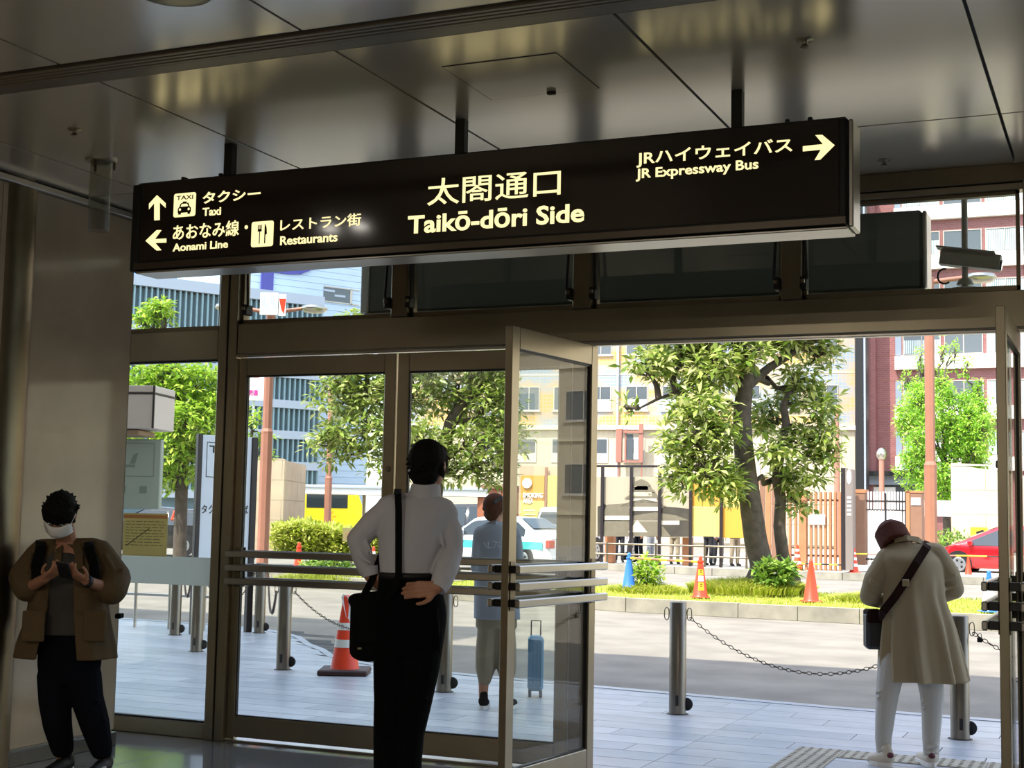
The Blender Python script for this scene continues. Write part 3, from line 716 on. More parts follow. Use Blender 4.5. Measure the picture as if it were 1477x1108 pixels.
def tree(nm,label,trunk,blobs,ncl,nper,size,m,seed,tr0=.17,tr1=.08,group=None,spread=.16,skel=None,cat='tree'):
    """trunk: list of points; blobs: (centre, radii) that the crown fills; limbs reach from the trunk to each blob"""
    rd=random.Random(seed); rg=np.random.default_rng(seed)
    t=thing(nm,label,cat,trunk[0],group=group); mb=MB(); n=len(trunk)
    limb(trunk,[tr0+(tr1-tr0)*i/(n-1) for i in range(n)],mb,10)
    mb.tube([Vector(trunk[0])-Vector((0,0,.1)),Vector(trunk[0])+Vector((0,0,.25))],[tr0*1.5,tr0*1.02],10)
    for pts,r0,r1 in (skel or []): limb(pts,[r0+(r1-r0)*i/(len(pts)-1) for i in range(len(pts))],mb,7)
    allp=[Vector(p) for p in trunk[len(trunk)//2:]]+[Vector(p) for s in (skel or []) for p in s[0]]
    cents=[]; vol=[r[0]*r[1]*r[2] for c,r in blobs]; tv=sum(vol)
    for (c,r),v in zip(blobs,vol):
        c=Vector(c); st=min(allp,key=lambda p:(p-c).length+max(0,p.z-c.z)*1.5)
        bp=wob(st,c,5,.12*(c-st).length**.5,rd); limb(bp,[tr1*.55*(1-i/7) for i in range(6)],mb,6)
        k=max(4,int(ncl*v/tv)); 
        d=rg.normal(size=(k,3)); d/=np.linalg.norm(d,axis=1)[:,None]; q=np.array(c)+d*np.array(r)*rg.uniform(.35,1,(k,1))**.6
        cents.append(q)
        for j in range(min(k,14)):
            e=Vector(q[j]); s0=bp[rd.choice([3,4,5])]; limb(wob(s0,e,3,.06,rd),[tr1*.22,tr1*.16,tr1*.1,.006],mb,4)
    mb.build('trunk',M['bark'],t)
    V,F=leaves(np.concatenate(cents),nper,size,rg,spread)
    V=V-np.array(ORG[t.name]); o=npmesh('foliage',V,F,m,t); o['kind']='stuff'; return t
def B(px,py,dep,r,ry=None,rz=None):
    c=od(px,py,dep); s=dep/FOC*1.02; return (tuple(c),(r*s,(ry or r)*s,(rz or r)*s))
dT=GT.dot(HD)
def TP(px,py,dd=0): return tuple(od(px,py,dT+dd))
tr=[tuple(GT)]+[TP(1100,820),TP(1090,780),TP(1083,730),TP(1076,680),TP(1072,640),TP(1070,600),TP(1074,560),TP(1080,530),TP(1068,505),TP(1058,480)]
sk=[([TP(1070,640),TP(1052,617,-.2),TP(1030,612,-.5),TP(1005,625,-.7)],.07,.03),
    ([TP(1075,560),TP(1092,545,.2),TP(1110,530,.4),TP(1135,515,.4),TP(1155,500,.4),TP(1180,490,.5)],.1,.05),
    ([TP(1070,590),TP(1050,580,.2),TP(1020,578,.2),TP(975,566,.1),TP(950,575,0),TP(920,590,0)],.06,.02),
    ([TP(1122,690,.6),TP(1150,665,.5),TP(1175,650,.5)],.05,.02)]
bl=[B(940,525,dT,38,30,28),B(985,500,dT+.4,50,45,28),B(1030,530,dT-.3,40,40,34),B(1000,560,dT+.5,36,36,24),B(905,588,dT,16,14,12),B(1010,590,dT-.6,48,40,28),B(1040,620,dT-.8,34,34,24),
    B(992,640,dT-.5,40,42,28),B(982,690,dT-.3,24,28,26),B(1022,680,dT-.8,42,38,34),B(1045,700,dT-.4,30,36,26),B(1085,505,dT-.6,34,30,24),B(1120,490,dT+.6,50,44,22),B(1180,510,dT+.6,30,28,26),
    B(1150,560,dT+.8,28,26,16),B(1060,460,dT,90,60,30),B(975,450,dT,60,50,20),B(1160,450,dT,60,50,28)]
bigtree=tree('street_tree','large leafy street tree with a dark forked trunk on the median',tr,bl,1150,9,.21,M['leaf_olive'],11,.24,.12,skel=sk,spread=.2)
G2=Vector((GT.x+.62,GT.y+.6,.25))
d2_=G2.dot(HD)
tr=[tuple(G2)]+[tuple(od(px,py,d2_)) for px,py in ((1129,800),(1124,760),(1126,720),(1120,690),(1126,650),(1134,610),(1130,585),(1140,565))]
bl=[B(1175,580,d2_,32,28,24),B(1165,630,d2_,38,30,24),B(1185,655,d2_,28,26,20),B(1120,650,d2_-.5,26,26,22),B(1150,690,d2_,34,30,26),B(1100,600,d2_+.5,26,26,30),B(1150,545,d2_,26,22,18),B(1195,610,d2_+.4,16,16,12),B(1150,728,d2_,22,20,14)]
tree('street_tree','thinner street tree with loose leaves just right of the dark trunk',tr,bl,300,9,.2,M['leaf_olive'],12,.13,.06,spread=.2)
# left median trees
g=Vector((-13.4,27.5,.15)); dd=g.dot(HD)
tr=[tuple(g)]+[tuple(od(px,py,dd)) for px,py in ((624,780),(626,730),(630,690),(640,650),(650,610),(668,580),(690,560))]
sk=[([tuple(od(630,690,dd)),tuple(od(600,650,dd)),tuple(od(575,610,dd)),tuple(od(545,580,dd))],.09,.04),([tuple(od(650,610,dd)),tuple(od(690,605,dd)),tuple(od(730,600,dd))],.07,.03)]
bl=[B(490,575,dd,40,40,34),B(520,620,dd-.3,60,44,40),B(480,640,dd,34,34,30),B(540,570,dd,50,44,34),B(600,560,dd,50,50,40),B(600,640,dd-.5,60,50,34),B(560,668,dd-.4,40,40,24),B(655,560,dd+.2,46,40,40),B(700,580,dd,44,40,44),B(690,640,dd-.3,50,44,34),B(650,680,dd-.3,40,34,20),B(710,680,dd,30,30,22),B(735,620,dd,30,30,60),B(505,540,dd,44,40,24),B(515,480,dd,40,36,36),B(600,500,dd,70,50,40),B(700,510,dd,50,50,40),B(720,550,dd,30,30,30)]
tree('street_tree','broad dense street tree behind the closed doors, above the yellow bus',tr,bl,1600,9,.2,M['leaf_olive'],13,.2,.12,skel=sk,spread=.2)
g=Vector((-15.6,29.0,.15)); dd=g.dot(HD)
g=od(262,735,33.5); g.z=.1; dd=g.dot(HD)
tr=[tuple(g)]+[tuple(od(px,py,dd)) for px,py in ((262,700),(258,660),(262,620),(255,580),(240,540))]
bl=[B(210,470,dd,24,24,22),B(230,445,dd,20,20,18),B(225,455,dd,26,20,26),B(200,560,dd,30,34,36),B(240,545,dd,40,34,26),B(285,560,dd,40,34,36),B(270,610,dd-.4,44,40,34),B(250,650,dd-.2,34,34,34),B(285,670,dd,34,30,30),B(240,690,dd,26,26,24),B(305,600,dd,30,30,40),B(215,610,dd,30,26,40)]
tree('street_tree','green street tree behind the left fixed pane and the taxi board',tr,bl,1000,9,.2,M['leaf_light'],14,.16,.1,spread=.2)
g=od(366,735,40); g.z=0; dd=g.dot(HD)
tr=[tuple(g)]+[tuple(od(px,py,dd)) for px,py in ((362,700),(360,660),(364,620))]
bl=[B(358,610,dd,16,16,16),B(375,605,dd,14,12,14),B(362,640,dd,20,16,14),B(380,630,dd,16,14,12),B(385,655,dd,18,16,10),B(358,590,dd,10,10,12)]
tree('young_tree','sparse young tree with bright leaves beside the left lamp post',tr,bl,60,8,.18,M['leaf_light'],15,.08,.04,spread=.18)
# ginkgo at right: upright sprays
g=od(1366,790,62); g.z=.1; dd=g.dot(HD)
tr=[tuple(g)]+[tuple(od(px,py,dd)) for px,py in ((1366,760),(1364,720),(1362,680),(1362,640))]
sk=[];bl=[]; rd=random.Random(4)
for i in range(34):
    u=rd.uniform(-1,1); v=rd.uniform(0,1); px=1362+u*62*(1-.25*abs(v-.35)); py=545+v*165+abs(u)*30; e=od(px,py,dd+rd.uniform(-1.6,1.6)); s0=od(1362,min(740,py+70+abs(u)*30),dd)
    sk.append(([tuple(s0),tuple(s0.lerp(e,.6)+Vector((0,0,-.2))),tuple(e+Vector((0,0,.5)))],.05,.015)); bl.append((tuple(e),(.55,.5,1.0)))
for px,py in ((1306,545),(1326,520),(1350,540),(1362,505),(1378,515),(1393,535),(1412,570),(1330,545)): bl.append((tuple(od(px,py,dd)),(.22,.22,.9)))
tree('ginkgo_tree','bright green ginkgo tree with upright sprays before the red building',tr,bl,3600,7,.2,M['leaf_ginkgo'],16,.2,.1,skel=sk,spread=.16)
# small shrubs on the median
def shrub(label,c,r,n,m,sz=.14,seed=1,cat='shrub',nm='small_shrub',group=None):
    t=thing(nm,label,cat,c,group=group); rg=np.random.default_rng(seed); mb=MB(); rd=random.Random(seed)
    for i in range(7):
        a=rd.uniform(0,6.28); mb.tube([c,(c[0]+r[0]*.5*math.cos(a),c[1]+r[1]*.5*math.sin(a),c[2]+r[2]*.8),(c[0]+r[0]*.7*math.cos(a),c[1]+r[1]*.7*math.sin(a),c[2]+r[2]*1.5)],[.015,.01,.006],5)
    mb.build('stem',M['bark'],t)
    d=rg.normal(size=(n,3)); d/=np.linalg.norm(d,axis=1)[:,None]; q=np.array(c)+[0,0,r[2]]+d*np.array(r)*rg.uniform(.3,1,(n,1))**.5
    V,F=leaves(q,7,sz,rg,.08,.2); o=npmesh('foliage',V-np.array(ORG[t.name]),F,m,t); o['kind']='stuff'; return t
shrub('small leafy shrub in grass between the blue and orange cones',(-8.15,25.0,.22),(.30,.28,.3),90,M['leaf_light'],.13,21)
shrub('long-leaved shrub at the foot of the twin street trees',(GT.x+.55,GT.y-.55,.3),(.36,.3,.26),90,M['leaf_dark'],.2,22)
q=gz(480,836); shrub('low round shrub on the left median under the push bars',(q.x,q.y-.3,.0),(.62,.5,.26),240,M['leaf_dark'],.15,23)
q=gz(480,842); tuft('grass_tuft','ragged grass around the low shrub on the left median',q.x,q.y,.0,1.2,.3,1600,M['grass'],'grass')
# long hedge in front of the bus
q0=od(392,797,42); q1=od(556,795,42); hd=thing('hedge','sunlit yellow-green hedge below the yellow bus','hedge',(q0.x,q0.y,0))
ex=(q1-q0); ex.z=0; L=ex.length; ex.normalize(); ey=Vector((-ex.y,ex.x,0))
rg=np.random.default_rng(31); n=2600; u=rg.uniform(0,L,n); v=rg.uniform(0,1.4,n); zz=rg.uniform(.0,1,n)**.6*(.95+.12*np.sin(u*2)); 
q=np.array([q0.x,q0.y,.1])+u[:,None]*np.array(ex)+v[:,None]*np.array(ey)+np.stack([0*u,0*u,zz],1)
V,F=leaves(q,5,.2,rg,.12,-.6); o=npmesh('foliage',V-np.array(ORG[hd.name]),F,M['grass'],hd); o['kind']='stuff'
mb=MB(); 
for i in range(16):
    p=q0+ex*(L*(i+.5)/16)+ey*.7; mb.tube([(p.x,p.y,0),(p.x+.05,p.y,.7)],[.05,.03],6)
mb.build('stem',M['bark'],hd)
# ================================================================== BUILDINGS ACROSS THE ROAD
class Face:
    """a vertical wall plane; u runs right along it, z up, d towards the street"""
    def __init__(s,O,ang): s.O=Vector((O[0],O[1],0)); s.a=ang; s.e=Vector((math.cos(ang),math.sin(ang),0)); s.n=Vector((math.sin(ang),-math.cos(ang),0))
    def uz(s,px,py): p=opl(px,py,s.O,s.n); return (p-s.O).dot(s.e),p.z
    def u(s,px,py=600): return s.uz(px,py)[0]
    def z(s,px,py): return s.uz(px,py)[1]
    def thing(s,nm,label,cat): t=thing(nm,label,cat,s.O,s.a); return t
def lb(mb,u0,u1,z0,z1,d0,d1): return mb.box(u0,u1,-d1,-d0,z0,z1)
def lpart(nm,m,par,*boxes):
    mb=MB()
    for b in boxes: lb(mb,*b)
    return mb.build(nm,M[m] if isinstance(m,str) else m,par,True)
def lcopy(o,par,loc):
    c=o.copy(); COL.objects.link(c); c.parent=par; c.location=loc
    for ch in o.children:
        k=ch.copy(); COL.objects.link(k); k.parent=c
    return c
# mosaic material: yellow and pale blue drifting patches over a fine tile grid
m=mat('mosaic','d9c28c',.5); nn=m.node_tree; b=nn.nodes['Principled BSDF']; tc=nn.nodes.new('ShaderNodeTexCoord')
nz=nn.nodes.new('ShaderNodeTexNoise'); nz.inputs['Scale'].default_value=.34; nz.inputs['Detail'].default_value=3
mp=nn.nodes.new('ShaderNodeMapping'); mp.inputs['Scale'].default_value=(1,1,2.2); nn.links.new(tc.outputs['Object'],mp.inputs[0]); nn.links.new(mp.outputs[0],nz.inputs['Vector'])
cr=nn.nodes.new('ShaderNodeValToRGB'); cr.color_ramp.elements[0].position=.42; cr.color_ramp.elements[1].position=.58; cr.color_ramp.elements[0].color=lin('bf9448'); cr.color_ramp.elements[1].color=lin('8090a0')
nn.links.new(nz.outputs[0],cr.inputs[0])
sp=nn.nodes.new('ShaderNodeSeparateXYZ'); cb=nn.nodes.new('ShaderNodeCombineXYZ'); nn.links.new(tc.outputs['Object'],sp.inputs[0]); nn.links.new(sp.outputs[0],cb.inputs[0]); nn.links.new(sp.outputs[2],cb.inputs[1])
br=nn.nodes.new('ShaderNodeTexBrick'); br.offset=0; br.inputs['Scale'].default_value=1; br.inputs['Brick Width'].default_value=.22; br.inputs['Row Height'].default_value=.22; br.inputs['Mortar Size'].default_value=.022
br.inputs['Mortar'].default_value=lin('a39780'); nn.links.new(cb.outputs[0],br.inputs[0]); nn.links.new(cr.outputs[0],br.inputs['Color1']); nn.links.new(cr.outputs[0],br.inputs['Color2']); nn.links.new(br.outputs[0],b.inputs['Base Color'])
M['mosaic']=m
M['redtile']=tilemat('redtile','875450','7c4b47','936460',.3,.12,.012,.55,.5)
D('win_dark','4d5356',.15,.0,coat=.4); D('win_frame','b9b2a4',.5); D('curtain','c9dad8',.8,var=.1); D('white_band','e8e4da',.6); D('ledge','cfc3a6',.7); D('greyblue','8a93a0',.6); D('redframe','90604f',.6)
P0=od(1232,600,82); F1=Face((P0.x,P0.y),math.radians(7.8))
b1=F1.thing('tiled_building','cream building with yellow and pale blue mosaic tiles behind the big tree','building')
uL,uR=F1.u(560),F1.u(1233); zs=F1.z(1000,615); zt=24
lpart('mosaic_wall','mosaic',b1,(uL,uR,zs,zt,-10,0)); lpart('base_wall','cream',b1,(uL,uR,0,zs,-10,-.05))
lpart('string_course','ledge',b1,(uL,uR+.1,zs-.22,zs+.05,0,.22))
fl_h=F1.z(900,512)-F1.z(900,592)
for k in range(0,5):
    z=F1.z(900,540)+(k-0)*fl_h
    lpart('floor_joint','ledge',b1,(uL,uR,z-.03,z+.03,0,.02))
up,uq=F1.u(902),F1.u(955); ww=F1.u(934)-up; zb=F1.z(915,592); wh=F1.z(915,557)-zb
w0=None
def window_unit(par,w,h,cols=2,curt=False,fm='win_frame'):
    o=lpart('window',fm,par,(0,w,0,.05,-.02,.04),(0,w,h-.05,h,-.02,.04),(0,.05,.05,h-.05,-.02,.04),(w-.05,w,.05,h-.05,-.02,.04),*[(w*i/cols-.025,w*i/cols+.025,.05,h-.05,-.02,.035) for i in range(1,cols)],(-.08,w+.08,-.08,0,0,.1))
    p=lpart('pane','win_dark',o,(.05,w-.05,.05,h-.05,-.01,.006))
    c=None
    if curt:
        mb=MB()
        x=.07
        while x<w-.12: lb(mb,x,x+.075,.08,h*.62 if curt==1 else h-.1,.007,.016); x+=.11
        c=mb.build('curtain',M['curtain'],o,True)
    return o
wA=window_unit(b1,ww,wh,2,False); wA.location=(up,0,zb)
for k in range(-1,4):
    for c in range(-5,6):
        x=up+c*(uq-up); 
        if (c,k)==(0,0) or x+ww>uR-.2 or x<uL+.3: continue
        if k==-1: continue
        lcopy(wA,b1,(x,0,zb+k*fl_h))
D('blind','cfd6d4',.7)
for c in range(-1,4):    # pale blinds drawn in the lower half of some windows
    x=up+c*(uq-up); lpart('window_blind','blind',b1,(x+.06,x+ww*.47,zb+.06,zb+wh*.45,.008,.02),(x+ww*.53,x+ww-.06,zb+.06,zb+wh*.45,.008,.02))
for c in range(-4,6):    # ground floor windows
    x=up+c*(uq-up)-.1
    if x+1.3<uR: lpart('ground_window','win_frame',b1,(x,x+1.3,F1.z(880,668),F1.z(880,632),-.04,.0)); lpart('ground_pane','win_dark',b1,(x+.08,x+1.22,F1.z(880,668)+.6,F1.z(880,632)-.08,-.02,.01))
# stone cladding blocks of the base
bw=1.55; rows=[0.1,1.3,2.5,3.7,zs-.24]; x=F1.u(985)
cg={}
for i in range(len(rows)-1):
    x=F1.u(985)-(i%2)*.0
    while x<uR-.05:
        x1=min(x+bw,uR); k=(round(x1-x,2),i)
        if k not in cg: cg[k]=lpart('stone_panel','cream',b1,(.015,x1-x-.015,rows[i]+.015,rows[i+1]-.015,-.03,.02)); cg[k].location=(x,0,0)
        else: lcopy(cg[k],b1,(x,0,0))
        x=x1
x=F1.u(891); MB().tube([(x,-.15,0),(x,-.15,zt)],.075,8).build('drain_pipe',M['blind'],b1,True)
lpart('roof_edge','ledge',b1,(uL-.1,uR+.1,zt,zt+.3,-10,.2))
# red metal frame hung with panels low on that building
ua,ub,za,zb_=F1.u(893),F1.u(931),F1.z(910,668),F1.z(910,620)
rf=thing('wall_signboard','small red-brown framed signboard on the wall of the tiled building','frame',F1.O+F1.n*.6,F1.a)
lpart('side_board','redframe',rf,(ua,ua+.35,za,zb_,0,.3)); lpart('frame_bars','redframe',rf,(ua+.5,ua+.6,za,zb_,0,.1),(ub-.25,ub,za,zb_+.3,0,.15),(ua,ub,za,za+.12,0,.2),(ua+.3,ub,zb_-.25,zb_-.1,0,.2),(ub-.12,ub-.04,za-2.2,za,0,.1),(ua+.1,ua+.2,za-2.2,za,0,.1))
lpart('dark_insert','win_dark',rf,(ua+.62,ua+1.0,za+.2,zb_-.3,0,.06)); lpart('white_insert','blind',rf,(ua+1.05,ub-.3,za+.2,zb_-.5,0,.06))
# dark fin between the buildings
q=od(1241,600,79); fn=thing('dark_fin','tall dark steel fin between the tiled and the red building','fin',(q.x,q.y,0),math.radians(4))
wf_=(od(1248,600,79)-od(1234,600,79)).length
lpart('fin_plate','black_metal',fn,(-wf_/2,wf_/2,0,24,-2,0)); lpart('fin_edge','greyblue',fn,(wf_/2-.08,wf_/2+.02,0,24,-.05,.06))
# red building
P0=od(1300,600,84); F2=Face((P0.x,P0.y),math.radians(.5))
b2=F2.thing('red_building','dark red tiled building with white bands and curtained windows at right','building')
u0,u1=F2.u(1249),F2.u(1300)+26; lpart('tile_wall','redtile',b2,(u0,u1,0,30,-12,0))
x=F2.u(1257); r=(F2.u(1266)-F2.u(1249))/2; MB().lathe([(r,0),(r,30)],(x,-.1,0),20).build('round_pier',M['redtile'],b2,True)
for k in range(12):
    z=F2.z(1280,660)+k*(F2.z(1280,587)-F2.z(1280,624)); lpart('tile_joint','redframe',b2,(u0,F2.u(1291),z-.02,z+.02,0,.015))
fh=F2.z(1350,585)-F2.z(1350,658); zw=F2.z(1350,657); wh=F2.z(1350,622)-zw; uw=F2.u(1303); per=F2.u(1363)-uw; wW=F2.u(1358)-uw
wb=[window_unit(b2,wW,wh,2,0),window_unit(b2,wW,wh,2,1),window_unit(b2,wW,wh,2,2)]
seq={0:1,1:0,2:2,3:2,4:0,5:1}
first=set()
D('shade_slat','7e8a98',.6)
for k in range(0,7):
    z=zw+k*fh
    lpart('white_band','white_band',b2,(F2.u(1292),u1,z-.06-(F2.z(1350,585)-F2.z(1350,605)),z-.08,0,.35))
    lpart('louver_panel','shade_slat',b2,(F2.u(1292),F2.u(1301),z,z+wh,0,.02))
    for c in range(6):
        t=seq[(c+ (k%2)*0)%6]; o=wb[t]
        if t not in first: first.add(t); o.location=(uw+c*per,0,z)
        else: lcopy(o,b2,(uw+c*per,0,z))
zc=F2.z(1300,684); lpart('entrance_canopy','black_metal',b2,(F2.u(1247),F2.u(1340),zc-.15,zc+.12,0,1.5)); lpart('canopy_face','greyblue',b2,(F2.u(1247),F2.u(1335),F2.z(1300,700),zc-.15,0,.8))
lpart('entrance_wall','win_dark',b2,(F2.u(1247),F2.u(1335),0,F2.z(1300,700),0,.3)); lpart('white_door','white_band',b2,(F2.u(1257),F2.u(1292),.0,F2.z(1280,703),.3,.4))
# car park building with vertical fins at left
D('finmetal','86a0a6',.5,.1,var=.05); D('finback','5b7076',.7); D('band_grey','a9b2bd',.6); D('siding','b9cadb',.55); D('purple','45438c',.5)
P0=od(460,600,125); F3=Face((P0.x,P0.y),math.radians(90-29.3))
b3=F3.thing('car_park_building','teal-grey car park building faced with vertical metal fins at left','building')
u0,u1=F3.u(150),F3.u(461); ztop=F3.z(451,440); lpart('core','finback',b3,(u0,u1,0,ztop-.2,-4.4,-.3))
lpart('parapet','band_grey',b3,(u0,u1,ztop-.1,F3.z(451,427),-4.4,.3))
zz=ztop-.1; hF=F3.z(420,578)-F3.z(420,622)
lv=[F3.z(420,578)+hF*i for i in range(-3,8) if F3.z(420,578)+hF*i<ztop-.8]
for z in lv: lpart('floor_band','band_grey',b3,(u0,u1,z-.7,z,-1,.25))
tops=lv[1:]+[ztop+.6]
for z,z2 in zip(lv,tops):
    mb=MB(); x=u0
    while x<u1: lb(mb,x,x+.14,z,z2-.7,-.1,.12); x+=.5
    o=mb.build('fin_row',M['finmetal'],b3,True); o['kind']='stuff'
# tower with the parking letter
P0=od(460,600,131); F4=Face((P0.x,P0.y),math.radians(90-29.3))
b4=F4.thing('parking_tower','pale blue tower wall carrying a big purple parking letter','building')
u0,u1=F4.u(340),F4.u(531); mb=MB(); lpart('tower_wall','siding',b4,(u0,u1,0,34,-14,-.06))
mb=MB(); z=0
while z<34: lb(mb,u0,u1,z+.02,z+.58,-.06,0); z+=.6
o=mb.build('siding_boards',M['siding'],b4,True); o['kind']='stuff'
ua,ub,za,zb_=F4.u(461),F4.u(513),F4.z(490,438),F4.z(490,415)
wo=lpart('window','win_frame',b4,(ua,ub,za,za+.12,0,.08),(ua,ub,zb_-.1,zb_,0,.08),(ua+(ub-ua)*.74,ua+(ub-ua)*.8,za,zb_,0,.08)); lpart('pane','win_dark',wo,(ua,ua+(ub-ua)*.8,za+.1,zb_-.1,0,.03)); 
lpart('stair_flight','band_grey',b4,(ua,ua+(ub-ua)*.3,za+1.0,za+1.2,.04,.09),(ua+(ub-ua)*.3,ua+(ub-ua)*.6,za+.6,za+.8,.04,.09))
for k in (1,2): 
    lpart('window','win_frame',b4,(ua,ub,za+k*4.6,za+k*4.6+.12,0,.08),(ua,ub,zb_+k*4.6-.1,zb_+k*4.6,0,.08)); lpart('pane','win_dark',b4,(ua,ub,za+k*4.6+.1,zb_+k*4.6-.1,0,.03))
uz=F4.uz(376,423); u2=F4.uz(440,360)
hP=(F4.z(377,423)-F4.z(377,390)); zP0=F4.z(376,423); ux0,ux1=F4.u(376,400),F4.u(393,400)
mb=MB(); st=ux1-ux0; HPp=8.2
lb(mb,ux0,ux1,zP0,zP0+HPp,0,.25)
zc0=F4.z(400,394); R1=(zP0+HPp-zc0)/2; cxP=F4.u(418,392)-0; cz=zc0+R1; pts=[]
out=[(ux1,zc0+0),]+[(cxP+R1*math.sin(t)*1.1,cz-R1*math.cos(t)) for t in [i*PI/10 for i in range(11)]]+[(ux1,zP0+HPp)]
inn=[(ux1,zP0+HPp-1.6)]+[(cxP+(R1-1.5)*math.sin(t)*1.1,cz+(R1-1.5)*math.cos(t)) for t in [i*PI/10 for i in range(11)]]+[(ux1,zc0+1.6)]
for i in range(len(out)-1):
    a,b=out[i],out[i+1]; j=len(inn)-1-i; c,d=inn[j-1] if j>0 else inn[0],inn[j]
    mb.prism([(a[0],0,a[1]),(b[0],0,b[1]),(c[0],0,c[1]),(d[0],0,d[1])],(0,-.25,0))
mb.build('parking_letter',M['purple'],b4,True)
# white building with blue billboard behind
D('billblue','3f9ad6',.5); D('bwhite','f0efe9',.6)
P0=od(250,400,170); F5=Face((P0.x,P0.y),math.radians(12))
b5=F5.thing('white_building','bright white building with a blue lettered billboard at far left','building')
lpart('wall','bwhite',b5,(F5.u(120),F5.u(340),0,F5.z(260,330),-8,0)); lpart('billboard','billblue',b5,(F5.u(180),F5.u(248),F5.z(230,412),F5.z(230,372),.1,.6))
bl_=text('billboard_lettering','カメラ',1,M['bwhite'],None,(0,0,0),bold=.03,ext=.05,width=F5.u(226)-F5.u(196),height=F5.z(210,390)-F5.z(210,404)); bl_.parent=b5; bl_.location=(F5.u(197),-.68,F5.z(210,404))
lpart('side_wing','cream',b5,(F5.u(272),F5.u(305),0,F5.z(290,388),0,3))
# beige office block beyond the right edge: the open door leaf mirrors it
F6=Face((16,58),math.radians(0)); b6=F6.thing('beige_building','beige office block with rows of dark windows, mirrored in the open door leaf','building')
lpart('wall','cream',b6,(-3.5,34,0,26,-12,0)); wp_=window_unit(b6,2.2,1.5,2,0); first6=True
for k in range(6):
    for c in range(9):
        if first6: wp_.location=(-2,0,2.6); first6=False
        else: lcopy(wp_,b6,(-2+c*4,0,2.6+k*3.6))
    lpart('floor_line','ledge',b6,(-3.5,34,1.6+k*3.6,1.75+k*3.6,0,.1))
# pink-lettered board on the car park
D('magenta','c4308c',.5)
q=od(350,577,60); q2=od(382,541,60); sb=thing('white_signboard','white board with small magenta lettering seen over the taxi board','sign',(q.x,q.y,0),YAW)
wS=(q2-q).dot(HR); MB().bbox(0,wS,0,.1,q.z,q2.z,.01).build('board',M['bwhite'],sb,True); MB().bbox(wS*.45,wS*.55,.1,.2,0,q2.z,.01).build('post',M['band_grey'],sb,True)
o=text('lettering','1階裏',1,M['magenta'],None,(0,0,0),bold=.02,ext=.01,width=wS*.5,height=(q2.z-q.z)*.24); o.parent=sb; o.location=(wS*.22,-.012,q.z+(q2.z-q.z)*.17)
MB().bbox(wS*.1,wS*.75,-.01,0,q2.z-.12,q2.z-.04,.002).build('red_heading',M['orange'],sb,True)
# ================================================================== STREET FURNITURE
def lamp_post(label,px,depth,r,ytop,ythick,base_z=0,heads=True,group=None,top=None,ybase=None):
    q=od(px,ythick,depth); x,y=q.x,q.y; zt_=od(px,ytop,depth).z if top is None else top; zth=q.z
    t=thing('lamp_post',label,'lamp post',(x,y,base_z))
    MB().tube([(x,y,base_z),(x,y,zth)],r*1.25,8,sm=False).build('lower_shaft',M['redpost'],t)
    MB().tube([(x,y,zth),(x,y,zth+.05),(x,y,zth+.12),(x,y,zt_)],[r*1.25,r*1.3,r,r],8,sm=False).build('upper_shaft',M['redpost'],t)
    MB().tube([(x,y,base_z-.0),(x,y,base_z+.04)],r*2,8,sm=False).build('base_flange',M['redpost'],t)
    if heads:
        for s in (-1,1):
            a=Vector((x,y,zt_-.1)); b=a+HR*(s*.75)+Vector((0,0,.12)); 
            hh=MB().tube([a,b],[.05,.04],8).build('arm',M['redpost'],t)
            c=b+HR*(s*.22); MB().lathe([(.06,.08),(.26,.05),(.30,-.02),(.22,-.09),(0,-.11)],c,16).build('lantern',M['steel_bright'],t)
    return t,Vector((x,y,zt_))
lp,tp_=lamp_post('tall red-brown lamp post with twin lanterns and small boards at left',385,31.5,.105,445,626)
z0,z1=od(385,456,31.5).z,od(385,424,31.5).z
bd=thing('map_board','white map board at the top of the left lamp post','sign',tp_+Vector((0,-.2,0)),YAW); w0=.42
MB().bbox(-.14,.26,-.02,.02,z0-tp_.z,z1-tp_.z,.005).build('board',M['bwhite'],bd,True)
mb=MB()
for i in range(7): mb.box(-.1+.05*i,-.085+.05*i,-.024,-.02,z0-tp_.z+.06+.03*(i%3),z1-tp_.z-.06)
mb.build('map_lines',M['band_grey'],bd,True)
bd=thing('orange_board','small orange and white board beside the map board','sign',tp_+Vector((0,-.2,0)),YAW)
MB().bbox(.28,.44,-.02,.02,z0-tp_.z-.02,z1-tp_.z-.03,.005).build('board',M['bwhite'],bd,True); MB().prism([(.28,-.021,.2),(.44,-.021,.2),(.40,-.021,-.15),(.34,-.021,-.05)],(0,-.006,0)).build('orange_panel',M['orange'],bd,True)
lamp_post('slim red-brown lamp post in front of the yellow bus',474,46,.095,560,692,0,False)
lamp_post('red-brown lamp post rising behind the bending woman',1342,26.2,.092,400,675,.17,True)
lamp_post('thin red-brown post before the cream stone base',1207,60,.10,585,640,.1,False)
q=od(1272,740,60); t=thing('pole_light','pale pole with a small globe lamp behind the white gate','lamp post',(q.x,q.y,0)); zt_=od(1272,662,60).z
MB().tube([(q.x,q.y,0),(q.x,q.y,zt_)],.11,8).build('shaft',M['redpost'],t); MB().ball((q.x,q.y,zt_+.2),(.22,.22,.28)).build('globe',M['steel_bright'],t)
